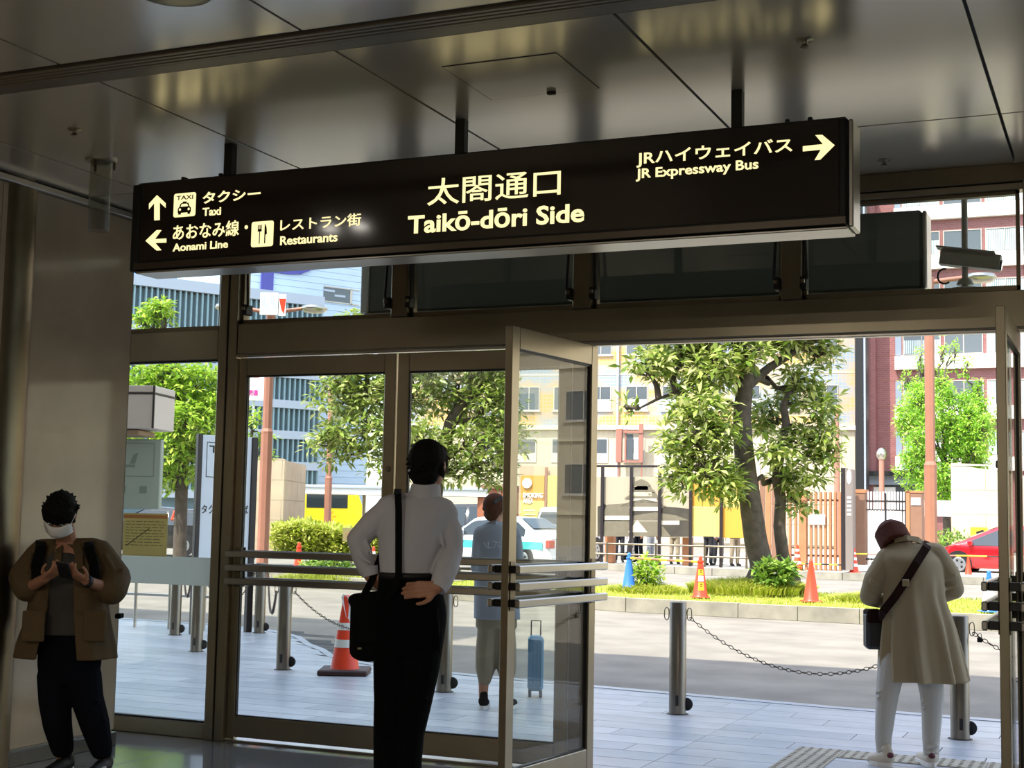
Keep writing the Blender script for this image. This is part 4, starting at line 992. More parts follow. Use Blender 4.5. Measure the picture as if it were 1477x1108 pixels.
# bollards
D('bollard_steel','7d766c',.34,1,var=.1,vscale=4)
def bollard_proto():
    t=thing('bollard',None,'bollard',(0,0,0)); 
    MB().lathe([(.066,0),(.066,.852),(.062,.858),(0,.860)],(0,0,0),28).build('post',M['bollard_steel'],t,True)
    MB().lathe([(.085,0),(.085,.004),(.066,.006)],(0,0,0),24).build('ground_ring',M['black_metal'],t,True)
    MB().bbox(-.014,.014,-.072,-.06,.07,.15,.004).build('lock_plate',M['black_metal'],t,True)
    for s in (-1,1):
        pts=[(s*(.088+.018*math.cos(a)),0,.765+.034*math.sin(a)+(.014 if math.sin(a)>0 else -.014)) for a in [i*PI/6 for i in range(12)]]; pts.append(pts[0])
        MB().tube(pts,.0042,6).build('eye_ring',M['steel'],t,True)
    d=MB().lathe([(.0,.02),(.045,.018),(.05,.008),(.05,0)],(0,0,0),20).build('hinge_wheel',M['rubber'],t,True); d.rotation_euler=(PI/2,0,0); d.location=(.068,.02,.075)
    return t
BL=[((977,1030),'steel bollard standing nearest the open doorway, chain on its right'),((1385,1066),'steel bollard just right of the bending woman'),((408,966),'steel bollard seen through the left door leaf, beside the striped cone'),
    ((640,998),'steel bollard half hidden behind the man with the shoulder bag'),((283,940),'nearer of the two steel bollards under the frosted band'),((252,916),'farther of the two steel bollards under the frosted band'),((374,913),'steel bollard between the taxi board and the left door leaf')]
bp=bollard_proto(); BP=[]
for i,(p,lab) in enumerate(BL):
    q=gz(*p); BP.append(q); rz=YAW
    if i==0: bp.location=q; bp.rotation_euler=(0,0,rz*.6); bp['label']=lab; bp['group']='chained steel bollards'
    else: dup(bp,q,rz*.6,lab,'chained steel bollards')
D('chain','5d5146',.45,.9)
def chain(label,a,b,sag,link_len=.042,hang=None):
    a=Vector(a);b=Vector(b); t=thing('chain',label,'chain',a); N=240; P=[]
    for i in range(N+1):
        u=i/N; p=a.lerp(b,u); p.z-=sag*4*u*(1-u); P.append(p)
    mb=MB(); d=0; last=P[0]; k=0; i=0; acc=0; pts=[P[0]]
    for p,q in zip(P,P[1:]):
        acc+=(q-p).length
        if acc>=link_len*.78: pts.append(q); acc=0
    for k in range(len(pts)-1):
        p,q=pts[k],pts[k+1]; c=(p+q)/2; t_=(q-p).normalized(); s=t_.cross(Vector((0,0,1))).normalized(); u_=s.cross(t_)
        w_=s if k%2 else u_; w_=(w_+(.35*(u_ if k%2 else s))).normalized(); L=link_len/2; W=.011
        ring=[c+t_*(L*.95*math.cos(x))+w_*(W*math.sin(x)*1.25) for x in [j*PI/4 for j in range(8)]]; ring.append(ring[0])
        mb.tube(ring,.0034,4,cap=False)
    o=mb.build('links',M['chain'],t); o['kind']='stuff'; return t
def ringp(i,s): r=YAW*.6; return BP[i]+Vector((math.cos(r)*.09*s,math.sin(r)*.09*s,.74))
ch=chain('chain hanging between the doorway bollard and the bollard by the woman',ringp(0,1),ringp(1,-1),.36)
chain('chain leading right from the bollard by the woman',ringp(1,1),ringp(1,1)+Vector((2.1,-.1,0)),.34)
chain('chain from the bollard beside the striped cone to the hidden bollard',ringp(2,1),ringp(3,-1),.30)
chain('chain between the taxi board bollard and the bollard beside the striped cone',ringp(6,1),ringp(2,-1),.34)
chain('chain between the two bollards under the frosted band',ringp(5,1),ringp(4,-1),.22)
chain('chain leading from the nearer frosted band bollard to the right',ringp(4,1),ringp(6,-1)+Vector((0,0,.0)),.3)
# padlock on the bollard by the woman
q=ringp(1,1)+Vector((.05,-.0,-.03)); t=thing('padlock','small dark padlock on the chain by the woman','padlock',q); MB().bbox(q.x-.018,q.x+.018,q.y-.008,q.y+.008,q.z-.035,q.z,.004).build('lock_body',M['black_metal'],t); MB().tube([(q.x-.011,q.y,q.z),(q.x-.011,q.y,q.z+.02),(q.x,q.y,q.z+.03),(q.x+.011,q.y,q.z+.02),(q.x+.011,q.y,q.z)],.003,6).build('shackle',M['steel'],t)
# traffic cones
D('sticker','f2b524',.5); D('base_rub','3b201e',.6); D('yellow_tape','e9c21c',.5); D('cone_old','d9401f',.5,var=.08)
def cone(label,p,h,kind,z=0,group=None,s=1.):
    """h: height in metres"""
    t=thing('traffic_cone',label,'traffic cone',(p.x,p.y,z),YAW,group=group); k=h/.7
    cm=M['blue_plastic'] if 'blue' in kind else M['orange']
    if 'square' in kind: MB().bbox(-.22*k,.22*k,-.22*k,.22*k,0,.05*k,.012).build('base',M['base_rub'],t,True)
    else: MB().bbox(-.16*k,.16*k,-.16*k,.16*k,0,.02*k,.008).build('base',cm,t,True)
    rb,rt_=.125*k,.028*k
    rad=lambda u: rb+(rt_-rb)*u
    z0=.04*k if 'square' in kind else .018*k
    MB().lathe([(rb+.015*k,z0),(rb,z0+.02*k),(rad(.93),h*.93),(rad(.95),h*.97),(.018*k,h),(0,h)],(0,0,0),24).build('body',cm,t,True)
    if 'stripe' in kind:
        for a,b in (((.28,.39),(.52,.62)) if 'two' in kind else ((.2,.33),(.48,.6),(.73,.82))):
            f=lambda u: z0+.02*k+(h*.93-z0-.02*k)*(u/.93)
            MB().lathe([(rad(a)+.003,f(a)),(rad(b)+.003,f(b))],(0,0,0),24).build('reflective_band',M['reflect_white'],t,True)
    if 'sticker' in kind:
        f=lambda u: z0+.02*k+(h*.93-z0-.02*k)*(u/.93)
        for (a,b,mm,wd) in ((.13,.33,'sticker',.42),(.36,.5,'reflect_white',.5),(.52,.66,'sticker',.6)):
            vs=[];fs=[]; n=6
            for u in (a,b):
                for j in range(n+1):
                    th=-PI/2+(j/n-.5)*wd*2.2; vs.append(((rad(u)+.004)*math.cos(th),(rad(u)+.004)*math.sin(th),f(u)))
            fs=[(j,j+1,n+2+j,n+1+j) for j in range(n)]; st_=MB().add(vs,fs).build('sticker',M[mm],t,True)
            if mm=='sticker':
                mb=MB()
                for q_ in range(3): mb.box(-.02*k,.02*k,-rad((a+b)/2)-.006,-rad((a+b)/2)-.003,f(a+(b-a)*(.2+.27*q_)),f(a+(b-a)*(.3+.27*q_)))
                mb.build('sticker_print',M['black'],t,True)
    if 'collar' in kind: MB().lathe([(rad(.86)+.012,h*.84),(rad(.86)+.018,h*.86),(rad(.9)+.012,h*.89)],(0,0,0),16).build('bar_collar',cm,t,True)
    return t
def hgt(px,yb,yt,z=0):
    q=gz(px,yb,z); s=FOC/q.dot(HD); return q,(yb-yt)/s*1.0
q,h=hgt(497,972,861); fc=cone('orange traffic cone with two white bands on a dark square base, outside the left door',q,h,'square stripe two')
# plastic sheet tied to that cone's top
D('plastic','e9e9e9',.3); t=thing('plastic_bag','torn white plastic sheet caught on the top of the striped cone','bag',(q.x,q.y,h*.85))
c_=Vector((q.x,q.y,h*.97)); mb=MB(); 
pts=[c_+HR*-.05+Vector((0,0,.0)),c_+HR*-.03+Vector((0,0,.03)),c_+HR*.03+Vector((0,-.035,.01)),c_+HR*.06+Vector((0,-.04,-.1)),c_+HR*.075+Vector((0,-.05,-.3)),c_+HR*.045+Vector((0,-.06,-.22)),c_+HR*.01+Vector((0,-.06,-.1))]
mb.prism(pts,(0,-.006,0)); mb.build('sheet',M['plastic'],t)
q,h=hgt(1010,862,803,.17); cone('orange cone with a yellow warning sticker on the median',q,h,'orange sticker collar',.17)
ca=q.copy(); hca=h
q,h=hgt(1170,868,808,.17); cone('plain orange cone on the median right of the big tree',q,h,'orange',.17)
q,h=hgt(907,853,798,.17); cone('blue traffic cone at the left end of the median grass',q,h,'blue collar',.17); cb_=q.copy(); hcb=h
q,h=hgt(430,833,783,.0); cone('orange cone on the left median behind the push bars',q,h,'orange collar',.0)
q,h=hgt(538,829,789,.0); cone('orange and white cone partly hidden by the man\'s left arm',q,h,'orange stripe',.0)
q,h=hgt(1427,883,824,.17); cw=cone('blue and white cone at the right end of the median by the door edge',q,h,'blue',.17)
mb=MB(); mb.lathe([(.112,.12*h/.7),(.055,.5*h/.7)],(0,0,0),20); mb.build('white_sleeve',M['reflect_white'],cw,True)
q,h=hgt(1150,823,786,.1); cone('red and white striped cone before the slatted fence, left one',q,h,'orange stripe',.1); s1_=q; 
q2,h=hgt(1232,826,791,.1); cone('red and white striped cone beside the dark pylon',q2,h,'orange stripe',.1)
q3,h=hgt(1397,834,804,.0); cone('orange cone beside the front wheel of the red car',q3,h,'square',.0)
D('bar_yellow','e8c62a',.5)
def bar(label,a,b,z,seg=7,c1='bar_yellow',c2='black'):
    a=Vector((a.x,a.y,z));b=Vector((b.x,b.y,z)); t=thing('cone_bar',label,'barrier bar',a)
    for i in range(seg): MB().tube([a.lerp(b,i/seg),a.lerp(b,(i+1)/seg)],.02,8).build('bar_segment',M[c1 if i%2==0 else c2],t)
bar('yellow and black bar between the striped cones before the slatted fence',s1_,q2,.30)
bar('yellow and black bar running from the blue cone to the sticker cone',cb_,ca,.17+hcb*.86,9,'bar_yellow','redpost')
bar('red and yellow bar in front of the red car',q2,q3,.62,9,'bar_yellow','redpost')
bar('yellow and black bar right of the orange cone by the red car',q3,q3+Vector((3.5,-.2,0)),.62,7)
# blue suitcase
q=gz(765,1006); D('case_blue','2d7ea3',.35,var=.05); sc_=thing('suitcase','upright blue suitcase seen through the open door leaf','suitcase',(q.x,q.y+.1,0),YAW)
MB().bbox(-.065,.065,-.11,.11,.05,.50,.025).build('shell',M['case_blue'],sc_,True)
for i in range(4): MB().bbox(-.05+.03*i,-.04+.03*i,-.114,-.108,.09,.46,.002).build('rib',M['case_blue'],sc_,True)
for sx in (-1,1):
    for sy in (-1,1): MB().tube([(sx*.045-.012,sy*.08,.03),(sx*.045+.012,sy*.08,.03)],.03,12).build('wheel',M['rubber'],sc_,True)
MB().tube([(-.04,.05,.50),(-.04,.05,.62),(.04,.05,.62),(.04,.05,.50)],.006,6).build('handle',M['black_metal'],sc_,True)
# taxi stand board
qa=gz(277,915); qb=gz(356,912); ex=(qb-qa); ex.z=0; Lw=ex.length; ang=math.atan2(ex.y,ex.x)
tb=thing('taxi_stand_board','tall white taxi stand board between two dark posts','sign',(qa.x,qa.y,0),ang); zt_=oy(300,627,qa.y).z; D('board_white','dfe5ec',.4); D('postdark','2c2526',.4,.2)
MB().bbox(-.03,.03,-.04,.04,0,zt_+.01,.006).build('post',M['postdark'],tb,True); MB().bbox(Lw-.03,Lw+.05,-.04,.04,0,zt_,.006).build('post',M['postdark'],tb,True)
MB().bbox(.02,Lw-.03,-.02,.02,.60,zt_-.0,.004).build('panel',M['board_white'],tb,True)
mb=MB(); W_=Lw-.05
zA,zB=oy(300,688,qa.y).z,oy(300,637,qa.y).z
def fr2(x0,x1,z0,z1,w): mb.box(x0,x1,-.0225,-.0195,z0,z0+w); mb.box(x0,x1,-.0225,-.0195,z1-w,z1); mb.box(x0,x0+w,-.0225,-.0195,z0,z1); mb.box(x1-w,x1,-.0225,-.0195,z0,z1)
fr2(.09,Lw-.12,zA,zB,.008); 
cxx=Lw/2-.01; 
mb.prism([(cxx+x*.16,-.0195,zA+.06+z*.16) for x,z in ((-1,0),(1,0),(1,.5),(.8,.65),(.55,1.1),(-.55,1.1),(-.8,.65),(-1,.5))],(0,-.003,0)); mb.box(cxx-.14,cxx-.09,-.0225,-.0195,zA+.03,zA+.07); mb.box(cxx+.09,cxx+.14,-.0225,-.0195,zA+.03,zA+.07)
mb.build('taxi_icon',M['black'],tb,True)
o=text('icon_word','TAXI',1,M['black'],None,(0,0,0),bold=.03,ext=.0015,width=Lw*.6,height=.09); o.parent=tb; o.location=(Lw*.17,-.022,zB-.13)
o=text('lettering','タクシーのりば',1,M['black'],None,(0,0,0),bold=.008,ext=.0015,width=Lw*.86,height=.11); o.parent=tb; o.location=(.05,-.022,oy(300,741,qa.y).z)
o=text('lettering','Taxi Stand',1,M['black'],None,(0,0,0),bold=.008,ext=.0015,width=Lw*.4,height=.06); o.parent=tb; o.location=(Lw*.28,-.022,oy(300,760,qa.y).z)
# stainless handrail left of the taxi board
qa=gz(197,905); qb=gz(255,908); hr=thing('low_handrail','thin steel rail on posts at the pavement edge by the left pane','railing',(qa.x,qa.y,0)); d_=(qb-qa); 
for i in range(4):
    p=qa+d_*(i*.85-.9); MB().tube([(p.x,p.y,0),(p.x,p.y,.62)],.02,8).build('post',M['steel_bright'],hr)
a=qa-d_*1.2; b=qa+d_*1.9; MB().tube([(a.x,a.y,.42),(b.x,b.y,.42)],.018,8).build('rail',M['steel_bright'],hr)
# information pillar and sign box behind the marble wall's edge
D('pillar_green','a3aa98',.5); D('pinkpanel','d9c8b9',.5); D('tanpanel','a98a68',.5)
qa=od(160,900,15.4); x1=od(231,690,15.4); x0=x1-HR*1.0
kp=thing('information_pillar','grey-green information pillar outside the left pane','sign',(x0.x,x0.y,0),YAW); w_=1.0; zt_=od(231,634,15.4).z
MB().bbox(0,w_,0,.12,od(231,735,15.4).z,zt_,.01).build('panel',M['pillar_green'],kp,True); MB().bbox(.1,.2,.02,.1,0,zt_,.005).build('leg',M['steel'],kp,True); MB().bbox(.3,.4,.02,.1,0,zt_,.005).build('leg',M['steel'],kp,True)
D('faint','7d8677',.5); mb=MB(); zc0=od(210,688,15.4).z; 
for a,b,c,d in ((.50,.93,zc0,zc0+.008),(.50,.93,zc0+.36,zc0+.368),(.50,.508,zc0,zc0+.36),(.922,.93,zc0,zc0+.36)): mb.box(a,b,-.003,0,c,d)
mb.box(.62,.72,-.003,0,zc0+.10,zc0+.13); mb.prism([(.66,0,zc0+.14),(.72,0,zc0+.14),(.75,0,zc0+.26),(.70,0,zc0+.24)],(0,-.003,0)); mb.box(.55,.63,-.003,0,zc0-.18,zc0-.1); mb.box(.78,.86,-.003,0,zc0-.18,zc0-.1); mb.build('faint_icon',M['faint'],kp,True)
x1=od(243,600,15.4); zb0,zb1=od(247,622,15.4).z,od(247,562,15.4).z; x0=x1-HR*1.2
sx=thing('panelled_sign_box','pale panelled box over the information pillar','sign box',(x0.x,x0.y,zb0),YAW-.12)
for a,b in ((0,.84),(.87,1.2)):
    for c,d in ((0,(zb1-zb0)*.80),((zb1-zb0)*.84,(zb1-zb0))): MB().bbox(a,b,-.32,.3,c,d,.006).build('panel',M['pinkpanel'],sx,True)
MB().bbox(1.185,1.206,-.327,-.305,0,zb1-zb0,.003).build('corner_joint',M['postdark'],sx,True); MB().bbox(-.01,1.206,-.326,.306,(zb1-zb0)*.80,(zb1-zb0)*.84,.002).build('joint_band',M['postdark'],sx,True); MB().box(.0,1.18,-.30,.28,.01,zb1-zb0-.01).build('core',M['postdark'],sx,True); MB().bbox(0,1.0,-.2,.28,-.07,-.01,.01).build('tan_underside',M['tanpanel'],sx,True)
D('panel_white','e6e8ea',.5); MB().bbox(.58,.8,-.324,-.32,.03,.17,.001).build('small_label',M['panel_white'],sx,True)
MB().bbox(.2,.3,-.05,.1,-zb0,-.07,.01).build('support',M['steel'],sx,True)
# ------------------------------------------------------------------ bus shelter, bus, stone walls
t=thing('bus_canopy','long white flat canopy over the yellow bus','canopy',od(402,700,50)); a=od(402,703,50); b=od(736,706,50); n_=(b-a); n_.z=0; L=n_.length; n_.normalize(); bb=Vector((-n_.y,n_.x,0))
zt_=a.z+.12; mb=MB(); mb.obox(((a+b)/2+bb*1.0)[:],n_,bb,L/2,1.0,zt_-.32,zt_); mb.build('roof_slab',M['bwhite'],t); mb=MB(); mb.obox(((a+b)/2+bb*1.0)[:],n_,bb,L/2+.05,1.05,zt_-.10,zt_-.04); mb.build('roof_edge',M['band_grey'],t)
for k in (.05,.35,.62,.95):
    p=a+n_*(L*k)+bb*1.6; MB().tube([(p.x,p.y,0),(p.x,p.y,zt_-.3)],.07,8).build('column',M['steel'],t)
def stone_wall(nm,label,pts,zt0,zt1,th=.35,bw=1.1,bh=.62,m='stone'):
    """pts: two ground points; top height goes zt0 -> zt1"""
    a,b=Vector(pts[0]),Vector(pts[1]); a.z=b.z=0; L=(b-a).length; e=(b-a).normalized(); nrm=Vector((-e.y,e.x,0)); t=thing(nm,label,'wall',a,math.atan2(e.y,e.x)); 
    MB().prism([(0,.02,0),(L,.02,0),(L,.02,zt1-.02),(0,.02,zt0-.02)],(0,th-.02,0)).build('core',M['concrete'],t,True)
    z=0; r=0
    while z<max(zt0,zt1):
        x=-(r%2)*bw*.5
        while x<L:
            x0,x1=max(0,x)+.008,min(L,x+bw)-.008
            if x1>x0+.05:
                f=lambda u: zt0+(zt1-zt0)*u/L
                ta,tb_=min(z+bh-.012,f(x0)),min(z+bh-.012,f(x1))
                if max(ta,tb_)>z+.03:
                    MB().prism([(x0,0,z),(x1,0,z),(x1,0,max(tb_,z+.01)),(x0,0,max(ta,z+.01))],(0,.05,0)).build('stone_block',M[m],t,True)
            x+=bw
        z+=bh; r+=1
    return t
a=od(352,790,44); b=od(407,790,44); stone_wall('stone_wall','sunlit stone-clad wall left of the yellow bus',(a,b),od(360,658,44).z,od(407,662,44).z)
c=od(438,790,48.5); stone_wall('stone_wall','shaded pinkish side wall with a small dark fitting beside the yellow bus',(b+Vector((.01,.01,0)),c),od(407,664,44).z,od(438,670,48.5).z,m='stone')
a=od(1373,830,56); b=od(1373,830,56)+Vector((9,.3,0)); sw=stone_wall('stone_wall','sunlit beige stone wall behind the red car',(a,b),od(1374,668,56).z,od(1374,668,56).z-1.6,bh=.95,bw=2.6,m='stone')
q0,q1=oy(1400,783,sw.location.y-.045),oy(1424,761,sw.location.y-.045)
yb=thing('camera_notice','yellow notice with a black camera mark on the beige stone wall','sign',(q0.x,q0.y,q0.z),.033); W_=q1.x-q0.x; H_=q1.z-q0.z
MB().bbox(0,W_,0,.04,0,H_,.005).build('plate',M['yellow_tape'],yb,True); MB().box(0.02,W_-.02,-.006,0,.02,H_*.36).build('black_band',M['black'],yb,True)
mb=MB(); mb.prism([(W_*.35,0,H_*.55),(W_*.8,0,H_*.7),(W_*.78,0,H_*.86),(W_*.33,0,H_*.72)],(0,-.008,0)); mb.box(W_*.45,W_*.55,-.008,0,H_*.42,H_*.6); mb.build('camera_mark',M['black'],yb,True)
o=text('lettering','防犯カメラ',1,M['yellow_tape'],None,(0,0,0),bold=.01,ext=.002,width=W_*.8,height=H_*.2); o.parent=yb; o.location=(W_*.1,-.008,H_*.09)
# small brown guide board in the hedge
q0,q1=od(494,781,40),od(521,762,40); gb=thing('guide_board','small olive-brown notice board at the hedge by the man\'s elbow','sign',(q0.x,q0.y,0),YAW); D('olive','8a8050',.6); W_=(q1-q0).dot(HR)
MB().bbox(0,W_,0,.04,q0.z,q1.z,.005).build('board',M['olive'],gb,True); MB().bbox(W_*.45,W_*.55,.04,.08,0,q1.z,.004).build('post',M['steel'],gb,True)
mb=MB()
for i in range(2): mb.box(W_*.15,W_*.8,-.004,0,q0.z+.1+.1*i,q0.z+.14+.1*i)
mb.build('printed_lines',M['redpost'],gb,True)
# ------------------------------------------------------------------ smoking area
Ys=41.0
def sx_(px,py=780): return oy(px,py,Ys)
D('amber','cf9335',.5); D('paleyellow','d9c064',.5); D('sepia_sky','a3977f',.6); D('sepia_dark','3c372b',.7,var=.25,vscale=3); D('sepia_roof','6a6350',.7,var=.1,vscale=6); D('sepia_wall','c4b8a0',.6); D('pinkwall','c99f7e',.7); D('woodslat','a9714a',.6,var=.1,vscale=3); D('brownpanel','83604a',.6,var=.08); D('kiosk','9d5f42',.6)
fe=thing('screen_fence','dark post screen fence carrying the printed boards','fence',sx_(868,815)*1.0); 
ztr=sx_(900,672).z
for px in (868,910,951,996,1040,1084): p=sx_(px); MB().bbox(p.x-.045,p.x+.045,Ys-.04,Ys+.04,.10,ztr,.006).build('post',M['postdark'],fe)
a,b=sx_(858),sx_(1086); MB().bbox(a.x,b.x,Ys-.03,Ys+.03,ztr-.05,ztr+.02,.005).build('top_rail',M['postdark'],fe)
for py in (786,801): z=sx_(950,py).z; MB().tube([(a.x,Ys-.25,z),(b.x,Ys-.25,z)],.03,8).build('guard_rail',M['steel_dark'],fe)
for px in (880,950,1020,1080): p=sx_(px); MB().tube([(p.x,Ys-.25,.1),(p.x,Ys-.25,sx_(950,784).z)],.035,8).build('guard_post',M['steel_dark'],fe)
def plank(nm,px0,px1,py0,py1,m,par,dy=.06,th=.03,Y=None):
    Y=Ys+dy if Y is None else Y; a=oy(px0,(py0+py1)/2,Y); b=oy(px1,(py0+py1)/2,Y); z1=oy((px0+px1)/2,py0,Y).z; z0=oy((px0+px1)/2,py1,Y).z
    return MB().bbox(a.x,b.x,Y,Y+th,z0,z1,.004).build(nm,M[m] if isinstance(m,str) else m,par)
mu=thing('castle_mural','sepia printed board showing a tiered castle and trees','mural',sx_(862,773)); 
plank('board',858,994,688,774,'sepia_sky',mu); 
def mp(pix,m,nm,d): 
    pts=[tuple(oy(x,y,Ys+.055-.004*d)) for x,y in pix]; return MB().prism(pts,(0,-.004,0)).build(nm,M[m],mu)
mp([(862,731),(872,727),(884,735),(905,738),(948,736),(960,731),(975,732),(994,734),(994,774),(862,774)],'sepia_dark','printed_trees',0)
for i,(cx,yb_,hw,hh) in enumerate(((945,748,50,9),(928,728,34,8),(928,716,28,8),(926,707,20,8),(925,698,14,7))):
    mp([(cx-hw*.7,yb_+2),(cx+hw*.7,yb_+2),(cx+hw*.7,yb_+9),(cx-hw*.7,yb_+9)],'sepia_wall','printed_wall',1+i)
    mp([(cx-hw,yb_+3),(cx-hw*.6,yb_-hh*.5),(cx,yb_-hh),(cx+hw*.6,yb_-hh*.5),(cx+hw,yb_+3)],'sepia_roof','printed_roof',2+i)
mp([(868,744),(876,728),(905,726),(912,744)],'sepia_roof','printed_roof',3); mp([(872,744),(910,744),(910,750),(872,750)],'sepia_wall','printed_wall',3)
mp([(864,774),(872,752),(950,752),(968,774)],'sepia_roof','printed_roof',7); mp([(906,768),(919,750),(934,768)],'sepia_wall','printed_gable',8)
yp=thing('yellow_board','pair of tall yellow and amber boards right of the mural','board',sx_(998,774)); plank('amber_panel',998,1038,690,731,'amber',yp); plank('yellow_panel',998,1038,731.5,774,'paleyellow',yp); plank('amber_panel',1042,1074,690,731,'paleyellow',yp); plank('amber_panel',1042,1074,731.5,776,'amber',yp)
# enclosure wall with the smoking area board
ps=thing('smoking_area_board','amber and yellow board lettered smoking area, seen through the open door leaf','board',oy(752,765,44)); D('pk','c7a68a',.7)
plank('back_wall',748,822,672,800,'pk',ps,Y=44.2,th=.3); plank('amber_panel',751,785,686,722,'amber',ps,Y=44.1,th=.04); plank('yellow_panel',751,785,722.5,762,'paleyellow',ps,Y=44.1,th=.04); plank('yellow_panel',788,812,686,750,'paleyellow',ps,Y=44.1,th=.04)
for px in (786,): plank('post',px-1,px+2,674,800,'redframe',ps,Y=44.05,th=.08)
q=oy(760,697,44.05); MB().tube([(q.x,44.04,q.z),(q.x,44.09,q.z)],.17,20).build('white_disc',M['bwhite'],ps)
for s_,y0,y1,px1 in (('SMOKING',718,711,783),('AREA',726,719,769)):
    a=oy(754,y0,44.06); b=oy(px1,y1,44.06); text('lettering',s_,1,M['bwhite'],ps,(a.x,44.07,a.z),bold=.02,ext=.01,width=b.x-a.x,height=b.z-a.z)
mb=MB()
for r_ in range(4): a=oy(755,735+r_*6,44.06); mb.box(a.x,a.x+.42,44.085,44.1,a.z-.05,a.z)
mb.build('small_print',M['ledge'],ps)
kb=thing('brown_kiosk','orange-brown box kiosk behind the person in the grey shirt','kiosk',oy(688,760,45.5)); plank('body',688,735,705,800,'kiosk',kb,Y=45.5,th=1.2); plank('roof',686,737,700,705,'brownpanel',kb,Y=45.4,th=1.4); plank('corner_post',717,722,700,800,'brownpanel',kb,Y=45.47,th=.1)
# wooden partition, slatted fence, pylon, gate
wp=thing('plank_partition','brown plank partition between the two street tree trunks','partition',sx_(1087,815)); 
for i,px in enumerate((1087,1095.5,1104,1112.5)): plank('plank',px,px+7.6,690,808,'brownpanel' if i%2 else 'woodslat',wp,.1,.05)
sl=thing('slatted_fence','orange-brown fence of upright slats right of the tree','fence',sx_(1130,815))
x=1128
sp_=[]
while x<1214: sp_.append(x); x+=8.2 if x<1150 else 7.0
tw=None
for px in sp_: 
    a=sx_(px,760); b=sx_(px+3.4,760); zt_=sx_(px,709).z
    if tw is None: tw=MB().bbox(0,b.x-a.x,0,.12,.10,zt_,.006).mesh('slat',M['woodslat'])
    link('slat',tw,sl,Vector((a.x,Ys+.1,0))-ORG[sl.name])
for px in (1152,): plank('wide_post',px,px+11,706,815,'woodslat',sl,.06,.2)
for py in (720,800): plank('cross_rail',1126,1214,py,py+3,'brownpanel',sl,.24,.05)
nb=thing('white_notice','small white notice hung on the slatted fence','sign',sx_(1167,758)); plank('sheet',1167,1190,742,757,'bwhite',nb,.04,.02); plank('print_line',1176,1181,745,754,'band_grey',nb,.03,.01)
py_=thing('dark_pylon','tall dark sign pylon with a pale oval mark before the slatted fence','pylon',sx_(1213,823)); plank('dark_side',1213,1219,675,822,'postdark',py_,-.9,.5); D('pylon_face','7a7068',.5); plank('face',1219.3,1230,677,822,'pylon_face',py_,-.9,.45)
q=oy(1224.5,688,Ys-.92); MB().ball((q.x,Ys-.905,q.z),(.07,.012,.2)).build('oval_mark',M['bwhite'],py_)
mb=MB()
for k in range(5): q=oy(1224.5,718+k*6,Ys-.92); mb.box(q.x-.05,q.x+.05,Ys-.91,Ys-.89,q.z-.03,q.z+.03)
mb.build('lettering_marks',M['bwhite'],py_)
bpn=thing('brown_gate_pier','brown boarded pier left of the white barred gate','pier',sx_(1232,815)); plank('board',1232,1247.5,711,815,'brownpanel',bpn,.02,.5); plank('cap',1231,1248.5,706,711,'woodslat',bpn,.0,.54)
bpn=thing('brown_gate_pier','brown boarded pier with a small notice right of the white barred gate','pier',sx_(1308,815)); plank('board',1313,1330,711,815,'brownpanel',bpn,.02,.5); plank('edge_post',1307,1312.5,709,815,'woodslat',bpn,.0,.54); plank('cap',1306,1331,708,711,'woodslat',bpn,.0,.54); plank('notice',1314,1328,718,729,'board_white',bpn,.0,.01)
gt=thing('white_gate','white barred gate with dark rails behind the bending woman','gate',sx_(1250,815)); x=1250; gm=None
while x<1306:
    a=sx_(x,760); zt_=sx_(x,709).z
    if gm is None: gm=MB().bbox(0,.045,0,.04,.12,zt_,.004).mesh('bar',M['bwhite'])
    link('bar',gm,gt,Vector((a.x,Ys+.15,0))-ORG[gt.name]); x+=4.3
plank('rail',1249,1307,722,724,'postdark',gt,.13,.03); plank('rail',1249,1307,735,736.5,'postdark',gt,.13,.03); plank('post',1276,1278.5,711,815,'postdark',gt,.12,.05); plank('rail',1249,1307,806,808.5,'postdark',gt,.13,.03)
fw_=thing('white_hoarding','white hoarding behind the gate and lamp post','hoarding',oy(1250,820,60)); plank('panel',1251,1300,737,815,'bwhite',fw_,Y=52,th=.1); plank('panel',1330,1376,722,745,'bwhite',fw_,Y=60,th=.1)
shrub('low green bushes behind the red-brown lamp post at right',tuple(oy(1355,812,54)),(2.0,.5,.6),260,M['leaf_dark'],.2,25)
for px,c in ((880,'orange'),(992,'orange')):
    q=oy(px,812,Ys+.7); t=thing('orange_bin','orange box bin under the %s of the boards'%('left end' if px<900 else 'middle'),'bin',(q.x,q.y,.1)); MB().bbox(q.x-.14,q.x+.14,q.y-.14,q.y+.14,.1,.95,.02).build('body',M['woodslat'],t); MB().bbox(q.x-.15,q.x+.15,q.y-.15,q.y+.15,.95,1.0,.01).build('lid',M['bwhite'],t)
# parapet rails near the SUV
qa=oy(785,812,42.5); rl=thing('brown_railing','brown metal railing between the taxi and the white off-roader','railing',(qa.x,qa.y,0)); b=oy(820,812,43.5)
for k in range(4): p=qa.lerp(b,k/3); MB().tube([(p.x,p.y,0),(p.x,p.y,1.0)],.03,6).build('post',M['redframe'],rl)
for z in (.55,1.0): MB().tube([(qa.x-.4,qa.y,z),(b.x+.4,b.y,z)],.028,6).build('rail',M['redframe'],rl)
